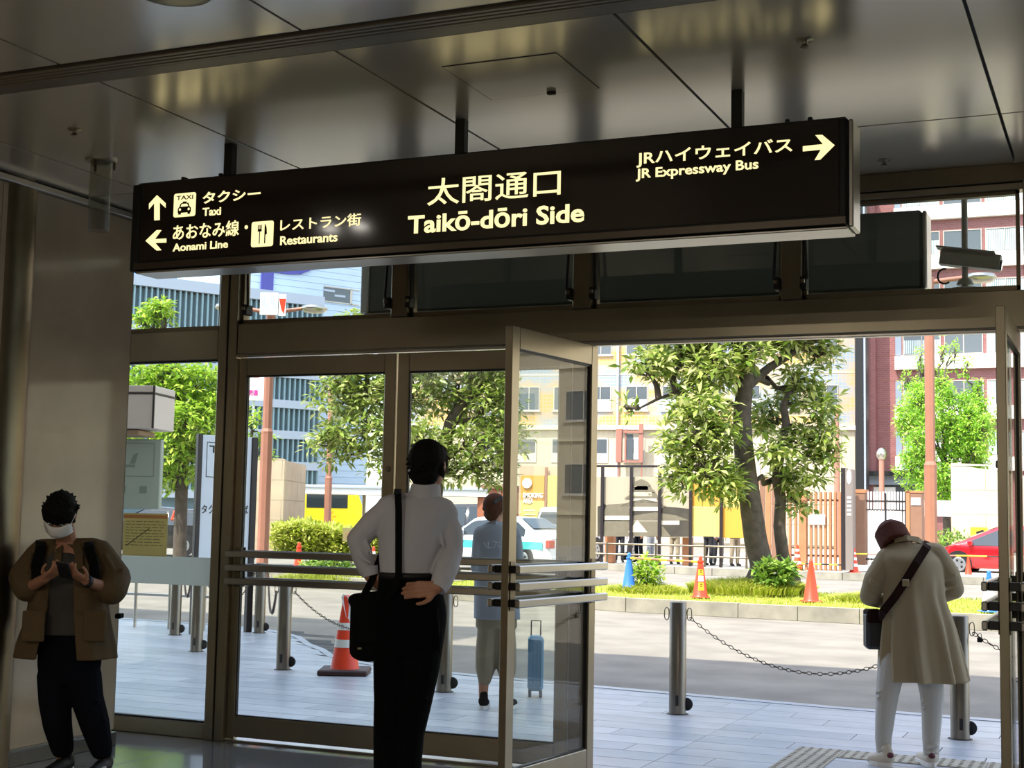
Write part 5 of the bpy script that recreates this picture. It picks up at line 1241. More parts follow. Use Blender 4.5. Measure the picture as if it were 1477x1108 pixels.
# ------------------------------------------------------------------ vehicles
D('taxi_white','e6e9ec',.2,coat=.8); D('teal','3fb6b8',.3,coat=.5); D('car_red','c4121f',.18,coat=1.); D('car_white','e4e4e4',.2,coat=.8); D('car_black','1d1e20',.2,coat=.8); D('bus_yellow','f3d41a',.35,coat=.4); D('tail','c0221c',.2); D('headl','dfe6ea',.1); D('rim','a9adb2',.3,.8)
def car(label,p,heading,L,W,H,body,top,zbelt=.9,plate=True,stripe=None,zg=0,roofw=.76,wheels=(.19,.8),r=.32,cat='car',nm='car'):
    """top: list of (x fraction from rear 0 to front 1, z) roof line; local +x forward"""
    t=thing(nm,label,cat,(p.x,p.y,zg),heading); N=30; w=W/2; xs=[i/N for i in range(N+1)]
    def zt(u):
        for (a,za),(b,zb2) in zip(top,top[1:]):
            if a<=u<=b: return za+(zb2-za)*((u-a)/(b-a+1e-9))
        return top[-1][1]
    V=[];Fc=[]; zb=.22
    def wtop(u,z): return w*(1-(1-roofw)*max(0,(z-zbelt))/(H-zbelt))
    for i,u in enumerate(xs):
        x=(u-.5)*L; z=zt(u); e=min(u,1-u); wf=w*(1-.16*max(0,1-e/.07)**2); k=wf/w; zbl=min(zbelt,z-.02); wt=wtop(u,z)*k
        ring=[(-wf*.9,zb),(-wf,zb+.15),(-wf,zbl*.72),(-wf*.985,zbl),(-wt,z-.03),(-wt*.8,z),(0,z+.015),(wt*.8,z),(wt,z-.03),(wf*.985,zbl),(wf,zbl*.72),(wf,zb+.15),(wf*.9,zb)]
        V+=[(x,a,b) for a,b in ring]
    n=13
    for i in range(N):
        for k in range(n): 
            k2=(k+1)%n; Fc.append((i*n+k,(i+1)*n+k,(i+1)*n+k2,i*n+k2))
    mb=MB().add(V,Fc,True); mb.add(V[:n],[tuple(range(n))]); mb.add(V[-n:],[tuple(range(n))[::-1]]); mb.build('body',M[body],t,True)
    # side glass
    us=[u for u in [i/60 for i in range(61)] if zt(u)>zbelt+.22]
    ua,ub=us[0]+.015,us[-1]-.015
    for s in (-1,1):
        for (a,b) in ((ua,(ua+ub)/2-.02),((ua+ub)/2+.005,ub)):
            pts=[]; m_=8; uu=[a+(b-a)*i/m_ for i in range(m_+1)]
            for u in uu: pts.append((u,zbelt+.03))
            for u in uu[::-1]: pts.append((u,max(zbelt+.05,min(zt(u),zt((ua+ub)/2))-.10)))
            P3=[((u-.5)*L,s*(w*(1-(1-roofw)*(z-zbelt)/(H-zbelt))+.012),z) for u,z in pts]
            V2=P3; f=[(i,i+1,2*m_-i,2*m_+1-i) for i in range(m_)]
            MB().add(V2,f).build('side_window',M['carglass'],t,True)
    # screens
    uf=[u for u in [i/60 for i in range(61)] if zt(u)>H-.06]; u0_,u1_=uf[0],uf[-1]
    for (ux,uy,nm2) in ((us[-1]+.02,u1_+.01,'windscreen'),(us[0]-.02,u0_-.01,'rear_window')):
        z1=zt(ux)+.02; z2=zt(uy)-.0; sg_=1 if nm2=='windscreen' else -1
        a1,a2=wtop(0,z1)*.86,wtop(0,z2)*.84
        V2=[((ux-.5)*L+sg_*.03,-a1,z1+.02),((ux-.5)*L+sg_*.03,a1,z1+.02),((uy-.5)*L+sg_*.03,a2,z2),((uy-.5)*L+sg_*.03,-a2,z2)]
        MB().add(V2,[(0,1,2,3)]).build(nm2,M['carglass'],t,True)
    for f in wheels:
        for s in (-1,1):
            x=(f-.5)*L; y=s*(w-.10)
            wh=MB().tube([(x,y-s*.10,r),(x,y+s*.085,r),(x,y+s*.10,r)],[r,r,r*.93],24,sm=False).build('wheel',M['rubber'],t,True)
            MB().tube([(x,y+s*.098,r),(x,y+s*.108,r)],[r*.66,r*.60],20,sm=False).build('rim',M['rim'],wh,True)
            sp=MB()
            for q_ in range(5): a=q_*2*PI/5; sp.box(x+r*.35*math.cos(a)-.03,x+r*.35*math.cos(a)+.03,min(y+s*.105,y+s*.114),max(y+s*.105,y+s*.114),r+r*.35*math.sin(a)-.03,r+r*.35*math.sin(a)+.03)
            sp.build('rim_holes',M['black'],wh,True)
            ar=MB().tube([(x,s*(w-.05),r+.02),(x,s*(w+.004),r+.02)],r*1.16,24,sm=False).build('wheel_arch',M['black'],t,True)
    for s in (-1,1):
        MB().bbox(-L/2-.02,-L/2+.12,min(s*w*.62,s*w*.95),max(s*w*.62,s*w*.95),zbelt*.68,zbelt*.92,.02).build('tail_lamp',M['tail'],t,True)
        MB().bbox(L/2-.2,L/2-.02,min(s*w*.55,s*w*.93),max(s*w*.55,s*w*.93),zbelt*.6,zbelt*.76,.02).build('head_lamp',M['headl'],t,True)
        MB().bbox((us[-1]-.5)*L-.12,(us[-1]-.5)*L+.02,s*w*.98 if s>0 else s*(w+.16),s*(w+.16) if s>0 else s*w*.98,zbelt+.03,zbelt+.16,.02).build('door_mirror',M[body],t,True)
        MB().bbox(-.03,.03,min(s*w*1.0,s*w*1.003),max(s*w*1.0,s*(w+.006)),.35,zbelt,.001).build('door_gap',M['black'],t,True)
    MB().bbox(-L/2-.03,-L/2+.05,-w*.85,w*.85,.25,.42,.02).build('bumper',M[body],t,True); MB().bbox(L/2-.05,L/2+.03,-w*.8,w*.8,.25,.42,.02).build('bumper',M[body],t,True)
    MB().bbox(-L/2-.045,-L/2-.02,-.17,.17,.5,.66,.003).build('number_plate',M['bwhite'],t,True)
    if stripe: 
        for s in (-1,1): MB().box(-L*.46,L*.44,min(s*w*.99,s*(w+.008)),max(s*w*.99,s*(w+.008)),zbelt*.64,zbelt*.86).build('side_stripe',M[stripe],t,True)
    return t
H_=math.atan2(HD.y,HD.x)
q=gz(722,822)+HD*.9; tx=car('white taxi with a teal side stripe behind the person in the grey shirt',q,H_+math.radians(54),4.4,1.72,1.5,'taxi_white',[(0,.9),(.02,1.0),(.12,1.06),(.26,1.46),(.45,1.5),(.6,1.44),(.74,1.0),(.97,.82),(1,.6)],.93,stripe='teal')
q=od(850,803,48); car('white off-roader with dark windows seen through the open door leaf',q,H_-math.radians(28),4.8,1.9,1.85,'car_white',[(0,.9),(.01,1.2),(.05,1.8),(.3,1.85),(.6,1.8),(.7,1.2),(.97,1.05),(1,.7)],1.12,r=.39,roofw=.84)
q=gz(1455,833)+Vector((0,.9,0)); car('bright red hatchback parked by the stone wall at right',q,PI-.06,4.5,1.76,1.49,'car_red',[(0,.95),(.03,1.1),(.15,1.36),(.4,1.49),(.55,1.46),(.8,.98),(.96,.72),(1,.5)],.86,r=.33)
q=od(668,752,56); car('black van parked under the white canopy',q,H_+math.radians(75),4.8,1.8,1.95,'car_black',[(0,1.0),(.02,1.8),(.3,1.95),(.7,1.9),(.85,1.2),(.98,1.0),(1,.6)],1.05,r=.36)
q=od(225,782,48); car('dark blue car passing behind the left fixed pane',q,H_+math.radians(80),4.4,1.75,1.6,'car_black',[(0,.9),(.02,1.2),(.12,1.5),(.5,1.6),(.7,1.1),(.97,.8),(1,.6)],.95)
# yellow coach
a=od(372,755,56); b=od(523,755,56.8); e=(b-a); e.z=0; L=e.length; ang=math.atan2(e.y,e.x); bz=od(480,708,56).z+.05
bs=thing('yellow_bus','bright yellow bus under the white canopy','bus',(a.x,a.y,0),ang)
MB().prism([(0,0,.35),(L,0,.35),(L+.1,0,1.4),(L-.25,0,bz),(0,0,bz)],(0,2.4,0)).build('body',M['bus_yellow'],bs,True)
zA=od(480,733,56).z; zB=od(480,713,56).z
for k in range(3):
    x1=L-.5-1.25*2*k*.8
    w_=1.75; MB().bbox(x1-w_-.0,x1-.12,-.02,.01,zA,zB,.01).build('side_window',M['carglass'],bs,True)
MB().bbox(L-2.65,L-2.4,-.025,.01,zA-.05,zB+.05,.005).build('window_pillar',M['car_black'],bs,True)
MB().add([(L+.02,.2,1.5),(L+.02,2.2,1.5),(L-.2,2.15,bz-.3),(L-.2,.25,bz-.3)],[(0,1,2,3)]).build('end_window',M['carglass'],bs,True)
for x in (1.2,L-1.6): w=MB().tube([(x,-.03,.48),(x,.3,.48)],.48,20,sm=False).build('wheel',M['rubber'],bs,True); MB().tube([(x,-.04,.48),(x,-.03,.48)],.28,16,sm=False).build('rim',M['rim'],w,True)
D('flower','e8a022',.4)
for (fx,fz,s) in ((L-1.3,1.35,.28),(L-3.0,1.1,.22)):
    mb=MB()
    for k in range(6): a_=k*PI/3; mb.prism([(fx,-.004,fz),(fx+s*math.cos(a_-.25)*.7,-.004,fz+s*math.sin(a_-.25)*.7),(fx+s*math.cos(a_),-.004,fz+s*math.sin(a_)),(fx+s*math.cos(a_+.25)*.7,-.004,fz+s*math.sin(a_+.25)*.7)],(0,-.003,0))
    mb.build('flower_print',M['flower'],bs,True)
# ================================================================== PEOPLE
def vox(mb,name,m,parent,v=.006,sm=4,shade=True):
    me0=mb.mesh('tmp',m); o=bpy.data.objects.new('tmp',me0); COL.objects.link(o)
    r=o.modifiers.new('r','REMESH'); r.mode='VOXEL'; r.voxel_size=v; r.use_smooth_shade=shade
    s=o.modifiers.new('s','SMOOTH'); s.factor=.5; s.iterations=sm
    me=bpy.data.meshes.new_from_object(o.evaluated_get(bpy.context.evaluated_depsgraph_get())); bpy.data.objects.remove(o); bpy.data.meshes.remove(me0)
    me.name=name
    if not len(me.materials): me.materials.append(m)
    return link(name,me,parent)
class Fig:
    def __init__(s,label,px,py,depth,group=None,name='person'):
        w=od(px,py,depth); s.dep=w.dot(HD); s.b=Vector((w.x,w.y,0)); s.root=thing(name,label,'person',s.b,YAW,group)
    def J(s,px,py,dy=0.):
        w=od(px,py,s.dep+dy)-s.b; return Vector((w.dot(HR),w.dot(HD),w.z))
V_=Vector
def head(mb,c,R,k=1.,ears=True):
    f=lambda v: V_(c)+R@(V_(v)*k)
    mb.ball(c,(.074*k,.092*k,.098*k),14,10,R)
    mb.ball(f((0,-.022,-.048)),(.058*k,.066*k,.066*k),12,8,R); mb.ball(f((0,-.058,-.085)),(.03*k,.026*k,.024*k),10,6,R)
    mb.capsule(f((0,-.088,.006)),.008*k,f((0,-.106,-.03)),.013*k,8); 
    if ears:
        for s in (-1,1): mb.ball(f((s*.077,.006,-.012)),(.011*k,.019*k,.031*k),8,6,R)
    for s in (-1,1): mb.ball(f((s*.034,-.074,.022)),(.024*k,.014*k,.009*k),8,6,R)
def face(root,c,R,k=1.,mouth=True):
    f=lambda v: V_(c)+R@(V_(v)*k)
    for s in (-1,1):
        e=MB().ball(f((s*.031,-.083,.0)),(.013*k,.008*k,.0085*k),10,8,R).build('eye',M['white'],root,True)
        MB().ball(f((s*.031,-.0895,.0)),(.0058*k,.003*k,.0058*k),8,6,R).build('iris',M['black'],e,True)
        MB().capsule(f((s*.018,-.092,.021)),.0032*k,f((s*.046,-.080,.022)),.0028*k,6).build('eyebrow',M['hair_black'],root,True)
    if mouth: MB().ball(f((0,-.088,-.062)),(.022*k,.007*k,.006*k),10,6,R).build('lips',M['lips'],root,True)
D('lips','9a5a50',.5); D('hair_black','0d0b0a',.75,spec=.15,var=.2,vscale=60,bump=.4,bscale=150); D('hair_brown','4a2415',.8,spec=.15,var=.25,vscale=50,bump=.4,bscale=150)
def hand(mb,w,d,n,side,curl=.3,k=1.,spread=.06):
    """w wrist, d finger direction, n palm-facing direction, side = sign of the thumb along l"""
    d=V_(d).normalized(); n=(V_(n)-d*V_(n).dot(d)).normalized(); l=n.cross(d).normalized()*side; w=V_(w)
    for i,(a,L) in enumerate(((.030,.066),(.011,.075),(-.008,.069),(-.026,.054))):
        kn=w+d*.086*k+l*a*k; kn=kn+d*(-.004*k if i in (0,3) else 0); mb.capsule(w+l*a*.6*k+d*.012*k,.0155*k,kn,.0118*k,8)
        p=kn; dd=(d+l*a*spread*20*.1).normalized(); ang=0
        for j,fr_ in enumerate((.46,.3,.24)):
            ang+=curl*(.8,1.1,.8)[j]; q=p+(dd*math.cos(ang)+n*math.sin(ang))*L*fr_*k; mb.capsule(p,(.0092-.0007*j)*k,q,(.0085-.0007*j)*k,8); p=q
    t0=w+d*.02*k+l*.022*k; t1=t0+(d*.6+l*.75+n*.35).normalized()*.036*k; t2=t1+(d*.85+l*.35+n*.4).normalized()*.032*k; t3=t2+(d*1+l*.05+n*.35).normalized()*.026*k
    mb.capsule(t0,.015*k,t1,.0115*k,8).capsule(t1,.0112*k,t2,.0098*k,8).capsule(t2,.0098*k,t3,.008*k,8)
def loft(mb,rings,seg=32,fold=None,cap=True):
    """rings: (centre, rx, ry); fold(i_t, angle, z) -> radius factor"""
    vs=[];fs=[]; n=len(rings)
    for i,(c,rx,ry) in enumerate(rings):
        for k in range(seg):
            a=2*PI*k/seg; f=fold(i/(n-1),a) if fold else 1
            vs.append((c[0]+rx*math.cos(a)*f,c[1]+ry*math.sin(a)*f,c[2]))
    for i in range(n-1):
        for k in range(seg):
            k2=(k+1)%seg; fs.append((i*seg+k,i*seg+k2,(i+1)*seg+k2,(i+1)*seg+k))
    fs.append(tuple(range(seg))[::-1]); fs.append(tuple(range((n-1)*seg,n*seg))); return mb.add(vs,fs,True)
def sub(rings,m=6):
    """smooth interpolation between rings (Catmull-Rom)"""
    out=[]; R=[(*r[0],*r[1:]) for r in rings]; n=len(R)
    for i in range(n-1):
        p0,p1,p2,p3=[np.array(R[j],float) for j in (max(i-1,0),i,i+1,min(i+2,n-1))]
        for j in range(m):
            t=j/m; q=.5*((2*p1)+(-p0+p2)*t+(2*p0-5*p1+4*p2-p3)*t*t+(-p0+3*p1-3*p2+p3)*t**3); out.append(q)
    out.append(np.array(R[-1],float)); return [((q[0],q[1],q[2]),*q[3:]) for q in out]
def openshell(mb,rings,th=.012,seg=40,fold=None):
    """rings: (centre, rx, ry, gap half-angle) with the gap facing the front (-y)"""
    out=[];inn=[]; n=len(rings); N=seg+1
    for i,(c,rx,ry,g) in enumerate(rings):
        for k in range(N):
            a=-PI/2+g+(2*PI-2*g)*k/seg; f=fold(i/(n-1),a) if fold else 1
            out.append((c[0]+rx*math.cos(a)*f,c[1]+ry*math.sin(a)*f,c[2])); inn.append((c[0]+(rx*f-th)*math.cos(a),c[1]+(ry*f-th)*math.sin(a),c[2]))
    M_=len(out); fs=[]
    for i in range(n-1):
        for k in range(seg):
            a,b,c_,d=i*N+k,i*N+k+1,(i+1)*N+k+1,(i+1)*N+k; fs.append((a,b,c_,d)); fs.append((M_+a,M_+d,M_+c_,M_+b))
        for k in (0,seg):
            a,d=i*N+k,(i+1)*N+k; fs.append((a,d,M_+d,M_+a) if k==0 else (a,M_+a,M_+d,d))
    for k in range(seg):
        fs.append((k+1,k,M_+k,M_+k+1)); a=(n-1)*N; fs.append((a+k,a+k+1,M_+a+k+1,M_+a+k))
    return mb.add(out+inn,fs,True)
def tufts(mb,c,R,k,n,seed,r=(.088,.104,.108),L=.03,zmin=-.3,front=None,rad=.011,flow=(0,.3,-.6)):
    rd=random.Random(seed)
    for i in range(n):
        v=V_((rd.gauss(0,1),rd.gauss(0,1),rd.gauss(0,1))).normalized()
        if v.z<zmin or (front is not None and v.y<-.35 and v.z<front): continue
        p=V_((v.x*r[0],v.y*r[1],v.z*r[2])); e=p*1.04+(V_(flow)+V_((rd.uniform(-.6,.6),rd.uniform(-.6,.6),rd.uniform(-.3,.5)))).normalized()*L
        mb.capsule(V_(c)+R@(p*.93*k),rad*k,V_(c)+R@(e*k),rad*.35*k,6)
def Rx(a): return Matrix.Rotation(a,3,'X')
def Rz(a): return Matrix.Rotation(a,3,'Z')
def Ry(a): return Matrix.Rotation(a,3,'Y')
def strip(mb,pts,w,th,nrm):
    """flat band along pts, width w, thickness th, facing nrm (list or single)"""
    P=[V_(p) for p in pts]; n=len(P); vs=[];fs=[]
    for i,p in enumerate(P):
        t=(P[min(i+1,n-1)]-P[max(i-1,0)]).normalized(); nn=V_(nrm[i]) if isinstance(nrm,list) else V_(nrm); s=t.cross(nn).normalized()*w/2; u=s.cross(t).normalized()*th/2
        if u.dot(nn)<0: u=-u
        vs+=[p-s-u,p+s-u,p+s+u,p-s+u]
    for i in range(n-1):
        for k in range(4): k2=(k+1)%4; fs.append((i*4+k,i*4+k2,(i+1)*4+k2,(i+1)*4+k))
    fs+=[(3,2,1,0),tuple(range(4*n-4,4*n))]; return mb.add(vs,fs)
def shoe(root,toe,heel,k,ms,mso,ml=None,nm='shoe'):
    toe=V_(toe);heel=V_(heel); d=(toe-heel); d.z=0; L=d.length; d.normalize(); s=V_((-d.y,d.x,0)); mb=MB(); b=heel.copy(); b.z=.02
    f=lambda a,c,z: b+d*(a*L)+s*c*k+V_((0,0,z*k))
    mb.ball(f(.18,0,.04),(.042*k,.042*k,.045*k)); mb.capsule(f(.2,0,.03),.04*k,f(.5,0,.026),.038*k); mb.capsule(f(.5,0,.022),.038*k,f(.85,0,.012),.034*k); mb.capsule(f(.2,0,.04),.036*k,f(.25,0,.085),.034*k)
    sh=vox(mb,nm,ms,root,.006,5)
    so=MB(); pts=[]
    for t in range(16):
        a=t*2*PI/16; x=.5+.52*math.cos(a); y=.046*math.sin(a)*(1 if math.cos(a)>0 else .88); pts.append(f(x,y,0)-V_((0,0,.02)))
    so.prism(pts,(0,0,.026*k)); so.build('sole',mso,sh,True)
    if ml:
        for j in range(4): a=f(.42+.09*j,-.02,.052-.008*j); c=f(.42+.09*j,.02,.052-.008*j); MB().capsule(a,.004,c,.004,6).build('lace',ml,sh,True)
    return sh
D('jacket','574529',.85,var=.08,vscale=9,bump=.3,bscale=200); D('tee','3f3c38',.9,bump=.2,bscale=300); D('navy','0e1018',.95,spec=.1,var=.1,vscale=6); D('blacktrouser','08080a',.95,spec=.1,var=.1,vscale=5)
D('shirt_white','b9b7bc',.8,var=.03,bump=.15,bscale=12); D('knit','a09072',.95,bump=.4,bscale=400,var=.04,vscale=5); D('pants_white','b9b5ae',.85); D('grey_shirt','8e949e',.85); D('khaki','8c8069',.85,var=.05); D('mask','e6e4e0',.8); D('bag_black','08080a',.9,spec=.15,bump=.3,bscale=200); D('strap_brown','24140f',.9,spec=.1); D('bag_dark','1d2022',.5); D('phone','1b1b20',.2,coat=.5)
# ------------------------------------------------ the man with the phone, facing us
f=Fig('man in open brown jacket and white mask looking at his phone by the marble wall',103,1100,8.15); J=f.J; rt=f.root
hc=J(87,741,-.10); R=Ry(.06)@Rx(.78); 
b=MB(); head(b,hc,R,1.02)
neck=J(97,783,.02); chest=J(97,830,.02); pel=J(100,958,.03)
b.capsule(hc+V_((0,.05,-.03)),.056,neck,.058)
loft(b,sub([((neck.x,.02,neck.z+.0),.07,.06),((neck.x,.02,neck.z-.05),.16,.08),((chest.x,.0,chest.z),.165,.10),((chest.x,.02,1.0),.15,.09),((pel.x,.03,.80),.155,.095),((pel.x,.03,.66),.16,.10)]),24)
SL,SR=J(58,796,.02),J(140,794,.02); EL,ER=J(33,852,.0),J(166,852,.0); WL,WR=J(66,834,-.27),J(124,838,-.27)
for s_,e_,w_ in ((SL,EL,WL),(SR,ER,WR)): b.chainc([s_,e_,w_],[.05,.04,.027],10)
hL,hR=J(84,822,-.33),J(108,829,-.33)
hand(b,WL,hL-WL,V_((.45,-.2,.8)),-1,.55,.98); hand(b,WR,hR-WR,V_((-.3,-.2,.9)),1,.5,.98)
KL,KR=J(80,1025,-.03),J(134,1022,-.02); AL,AR=J(88,1086,.02),J(148,1088,.02)
for h_,k_,a_ in ((J(82,965,.02),KL,AL),(J(120,965,.02),KR,AR)): b.chainc([h_,k_,a_],[.085,.055,.042],10)
vox(b,'body',M['skin'],rt,.0055,2)
face(rt,hc,R,1.02,False)
# mask
m_=MB(); N=9; vs=[];fs=[]
for i in range(7):
    for j in range(N):
        a=-PI/2+(j/(N-1)-.5)*2.1; zz=-.006-.078*i/6; rr=.092+(.018 if abs(j-4)<2 else .004)*math.sin(PI*i/6)+(.006 if i%2 else 0)
        vs.append(hc+R@(V_((rr*.86*math.cos(a),rr*1.08*math.sin(a)*1.0,zz))*1.04))
for i in range(6):
    for j in range(N-1): fs.append((i*N+j,i*N+j+1,(i+1)*N+j+1,(i+1)*N+j))
o=m_.add(vs,fs,True).build('face_mask',M['mask'],rt,True); sd=o.modifiers.new('s','SOLIDIFY'); sd.thickness=.003
for s in (-1,1): MB().tube([hc+R@V_((s*.075,-.055,-.02)),hc+R@V_((s*.085,-.02,.0)),hc+R@V_((s*.088,.012,.012))],.0018,5).build('ear_loop',M['mask'],rt,True)
h=MB(); h.ball(hc+R@V_((0,.018,.028)),(.090,.104,.098),16,12,R); h.ball(hc+R@V_((0,-.045,.062)),(.072,.05,.042),12,8,R)
for i in range(15): 
    x=-.066+.0095*i; h.capsule(hc+R@V_((x,-.068+abs(x)*.25,.070)),.017,hc+R@V_((x*1.08+.006,-.102+abs(x)*.4,.022-.006*(i%3))),.008,6)
tufts(h,hc,R,1,150,3,L=.03,zmin=-.25,front=.35,rad=.016,flow=(.1,.1,.2)); 
for s in (-1,1): h.ball(hc+R@V_((s*.076,.02,.01)),(.014,.04,.045),8,6,R)
vox(h,'hair',M['hair_black'],rt,.0055,1)
# T-shirt, trousers
t_=MB(); loft(t_,sub([((neck.x-.01,-.005,neck.z-.055),.085,.075),((chest.x,-.01,chest.z+.06),.165,.112),((chest.x,-.01,chest.z-.06),.17,.118),((chest.x,.0,.95),.165,.112),((J(97,915).x,.0,J(97,915).z),.175,.118)]),28); vox(t_,'t_shirt',M['tee'],rt,.007,3)
t_=MB(); loft(t_,sub([((pel.x,.03,.84),.16,.105),((pel.x,.03,.70),.178,.12),((pel.x-.0,.03,.58),.175,.12),((pel.x,.03,.50),.13,.10)]),28)
t_.chainc([J(80,975,.03),J(79,1010,.0),J(83,1045,.0),J(90,1078,.02)],[.105,.092,.082,.066],12); t_.chainc([J(120,975,.03),J(126,1008,.0),J(137,1045,.0),J(146,1080,.02)],[.105,.092,.084,.064],12)
for p_,q_ in ((J(78,1070,.02),J(103,1070,.02)),(J(134,1075,.02),J(159,1072,.02)),(J(112,1020,-.05),J(140,1012,-.07)),(J(66,1030,-.05),J(90,1040,-.07)),(J(120,1050,-.05),J(150,1040,-.05))): t_.capsule(p_,.017,q_,.014)
t_.ball(J(91,1084,.02),(.056,.06,.03)); t_.ball(J(147,1088,.02),(.056,.06,.03)); vox(t_,'trousers',M['navy'],rt,.008,3)
for (tx,ty,hx,hy) in ((78,1118,96,1106),(142,1120,150,1108)):
    a=J(tx,ty); c=J(hx,hy); s_=shoe(rt,V_((a.x,-.17,0)),V_((c.x,.10,0)),1.08,M['black'],M['mask'],M['navy'])
    MB().prism([V_((a.x+.035,-.10,.055)),V_((a.x+.05,-.06,.06)),V_((a.x+.052,-.03,.04)),V_((a.x+.045,-.02,.03))],(.006,0,0)).build('side_mark',M['mask'],s_,True)
# open jacket with bell sleeves
jk=MB(); zh=J(100,948).z
def fd(t,a): return 1+.035*t*math.sin(7*a+1)+.02*t*math.sin(13*a)
sh_z=J(97,786).z
R_=[((.0-.02+neck.x*0+J(97,786).x,.03,sh_z+.005),.085,.085,.35),((J(98,793).x,.03,J(98,795).z),.17,.105,.38),((J(98,812).x,.02,J(98,815).z),.205,.135,.36),((J(98,850).x,.01,J(98,850).z),.215,.15,.34),((J(97,890).x,.01,J(97,890).z),.235,.165,.36),((J(94,925).x,.01,J(95,925).z),.27,.185,.42),((J(93,950).x,.01,zh-.005),.285,.195,.45)]
RR=[]; 
for q in sub([(r[0],r[1],r[2],r[3]) for r in R_],5): RR.append(q)
openshell(jk,RR,.022,48,fd)
jk.chainc([J(56,800,.02),J(36,832,.0),J(40,846,-.07)],[.075,.092,.088],14); jk.chainc([J(144,797,.02),J(165,834,.0),J(161,850,-.08)],[.075,.094,.09],14)
jk.capsule(J(60,792,.03),.06,J(134,790,.03),.06)
for s,(x0,y0,x1,y1) in ((-1,(30,820,44,846)),(1,(176,822,162,846)),(-1,(44,800,38,836)),(1,(152,800,168,830))): jk.capsule(J(x0,y0,-.07),.014,J(x1,y1,-.09),.012)
jo=vox(jk,'jacket',M['jacket'],rt,.0075,3)
for s,px in ((-1,52),(1,140)):   # patch pockets, collar flaps
    a=J(px-15,880,-.15); c=J(px+15,925,-.15); MB().bbox(a.x,c.x,a.y-.055,a.y-.035,c.z,a.z,.006).build('pocket',M['jacket'],jo,True)
mb=MB(); strip(mb,[J(88,782,.0),J(84,800,-.10),J(84,820,-.135)],.045,.012,(-.2,-1,.1)); strip(mb,[J(108,780,.0),J(114,800,-.10),J(113,822,-.135)],.045,.012,(.2,-1,.1)); mb.build('lapel',M['jacket'],jo,True)
bp_=MB(); 
for (x0,x1) in ((59,53),(128,136)): strip(bp_,[J(x0,788,.12),J(x0,781,.03),J(x0,790,-.085),J(x1,815,-.16),J(x1+(0 if x0<90 else 1),838,-.165)],.055,.02,[(0,.3,1),(0,-.3,1),(0,-1,.5),(0,-1,.1),(0,-1,0)])
bo=bp_.build('backpack_strap',M['bag_black'],rt,True)
k_=MB(); k_.capsule(J(97,800,.19),.08,J(97,880,.2),.10); k_.capsule(J(80,800,.19),.07,J(80,890,.19),.08); k_.capsule(J(116,800,.19),.07,J(116,890,.19),.08); vox(k_,'backpack',M['bag_black'],rt,.01,3)
MB().bbox(J(164,890).x,J(172,892).x+.0,.02,.10,J(164,893).z,J(164,886).z,.004).build('strap_end',M['bag_black'],rt,True)
w_=WR+(WR-ER).normalized()*-.01; d_=(WR-ER).normalized(); MB().tube([w_-d_*.014,w_+d_*.014],.034,18).build('watch_strap',M['black'],rt,True); MB().ball(w_+V_((0,-.030,.012)),(.02,.008,.02)).build('watch_face',M['phone'],rt,True)
pc=(hL+hR)/2+V_((0,-.045,.012)); pm_=Matrix.Rotation(.9,3,'X'); ph=thing('smartphone','dark smartphone held by the masked man','smartphone',tuple(f.b+HR*pc.x+HD*pc.y+V_((0,0,pc.z))),YAW+.1); ph.rotation_euler=(.9,.12,YAW); MB().bbox(-.036,.036,-.005,.005,-.072,.072,.004).build('case',M['phone'],ph,True); MB().bbox(-.032,.032,.0052,.006,-.068,.068,.0004).build('screen',M['carglass'],ph,True)
# ------------------------------------------------ the man with the shoulder bag, back to us
f=Fig('man in white shirt seen from behind, one hand on his back, black bag at hip',590,1090,6.8); J=f.J; rt=f.root
hc=J(619,670,.02); R=Rz(PI-.45)@Rx(.12)
b=MB(); head(b,hc,R,1.06); nk=J(611,712,.0)
b.capsule(hc+V_((-.01,.0,-.03)),.06,nk,.06)
z=lambda py: J(600,py).z
loft(b,sub([((J(610,0).x*0+J(608,714).x,.02,z(716)),.07,.06),((J(605,730).x,.02,z(730)),.15,.075),((J(600,760).x,.01,z(760)),.15,.09),((J(592,800).x,.01,z(800)),.13,.085),((J(590,835).x,.01,z(835)),.14,.09),((J(592,880).x,.01,z(880)),.165,.10)]),24)
SL,SR=J(560,732,.02),J(643,742,.02); EL,ER=J(516,778,.02),J(651,796,.02); WL,WR=J(534,832,.03),J(631,848,-.13)
b.chainc([SL,EL,WL],[.05,.042,.03]); b.chainc([SR,ER,WR],[.05,.042,.03])
hand(b,WL,J(552,846,.05)-WL,V_((.6,.6,0)),-1,.3,1.05); hand(b,WR,J(590,851,-.145)-WR,V_((0,-1,0)),1,.22,1.08,.35)
hpL,hpR=J(572,900,.02),J(612,900,.02); KL,KR=J(564,1010,.0),J(600,1010,.0); AL=V_((J(562,1090).x,.02,.09)); AR=V_((J(584,1090).x,.02,.09))
b.chainc([hpL,KL,AL],[.085,.058,.045]); b.chainc([hpR,KR,AR],[.085,.058,.045])
vox(b,'body',M['skin'],rt,.0055,2); face(rt,hc,R,1.06)
h=MB(); h.ball(hc+R@V_((0,.02,.022)),(.091,.106,.10),16,12,R); h.ball(hc+R@V_((0,.040,-.055)),(.076,.062,.062),12,8,R); h.ball(hc+R@V_((0,-.04,.07)),(.07,.052,.04),12,8,R)
tufts(h,hc,R,1,170,9,r=(.09,.106,.104),L=.02,zmin=-.55,front=.45,rad=.013,flow=(.1,.2,-.5)); vox(h,'hair',M['hair_black'],rt,.0055,1)
s_=MB(); fd=lambda t,a: 1+.018*math.sin(5*a+6*t)*t+.012*math.sin(9*a-5*t)
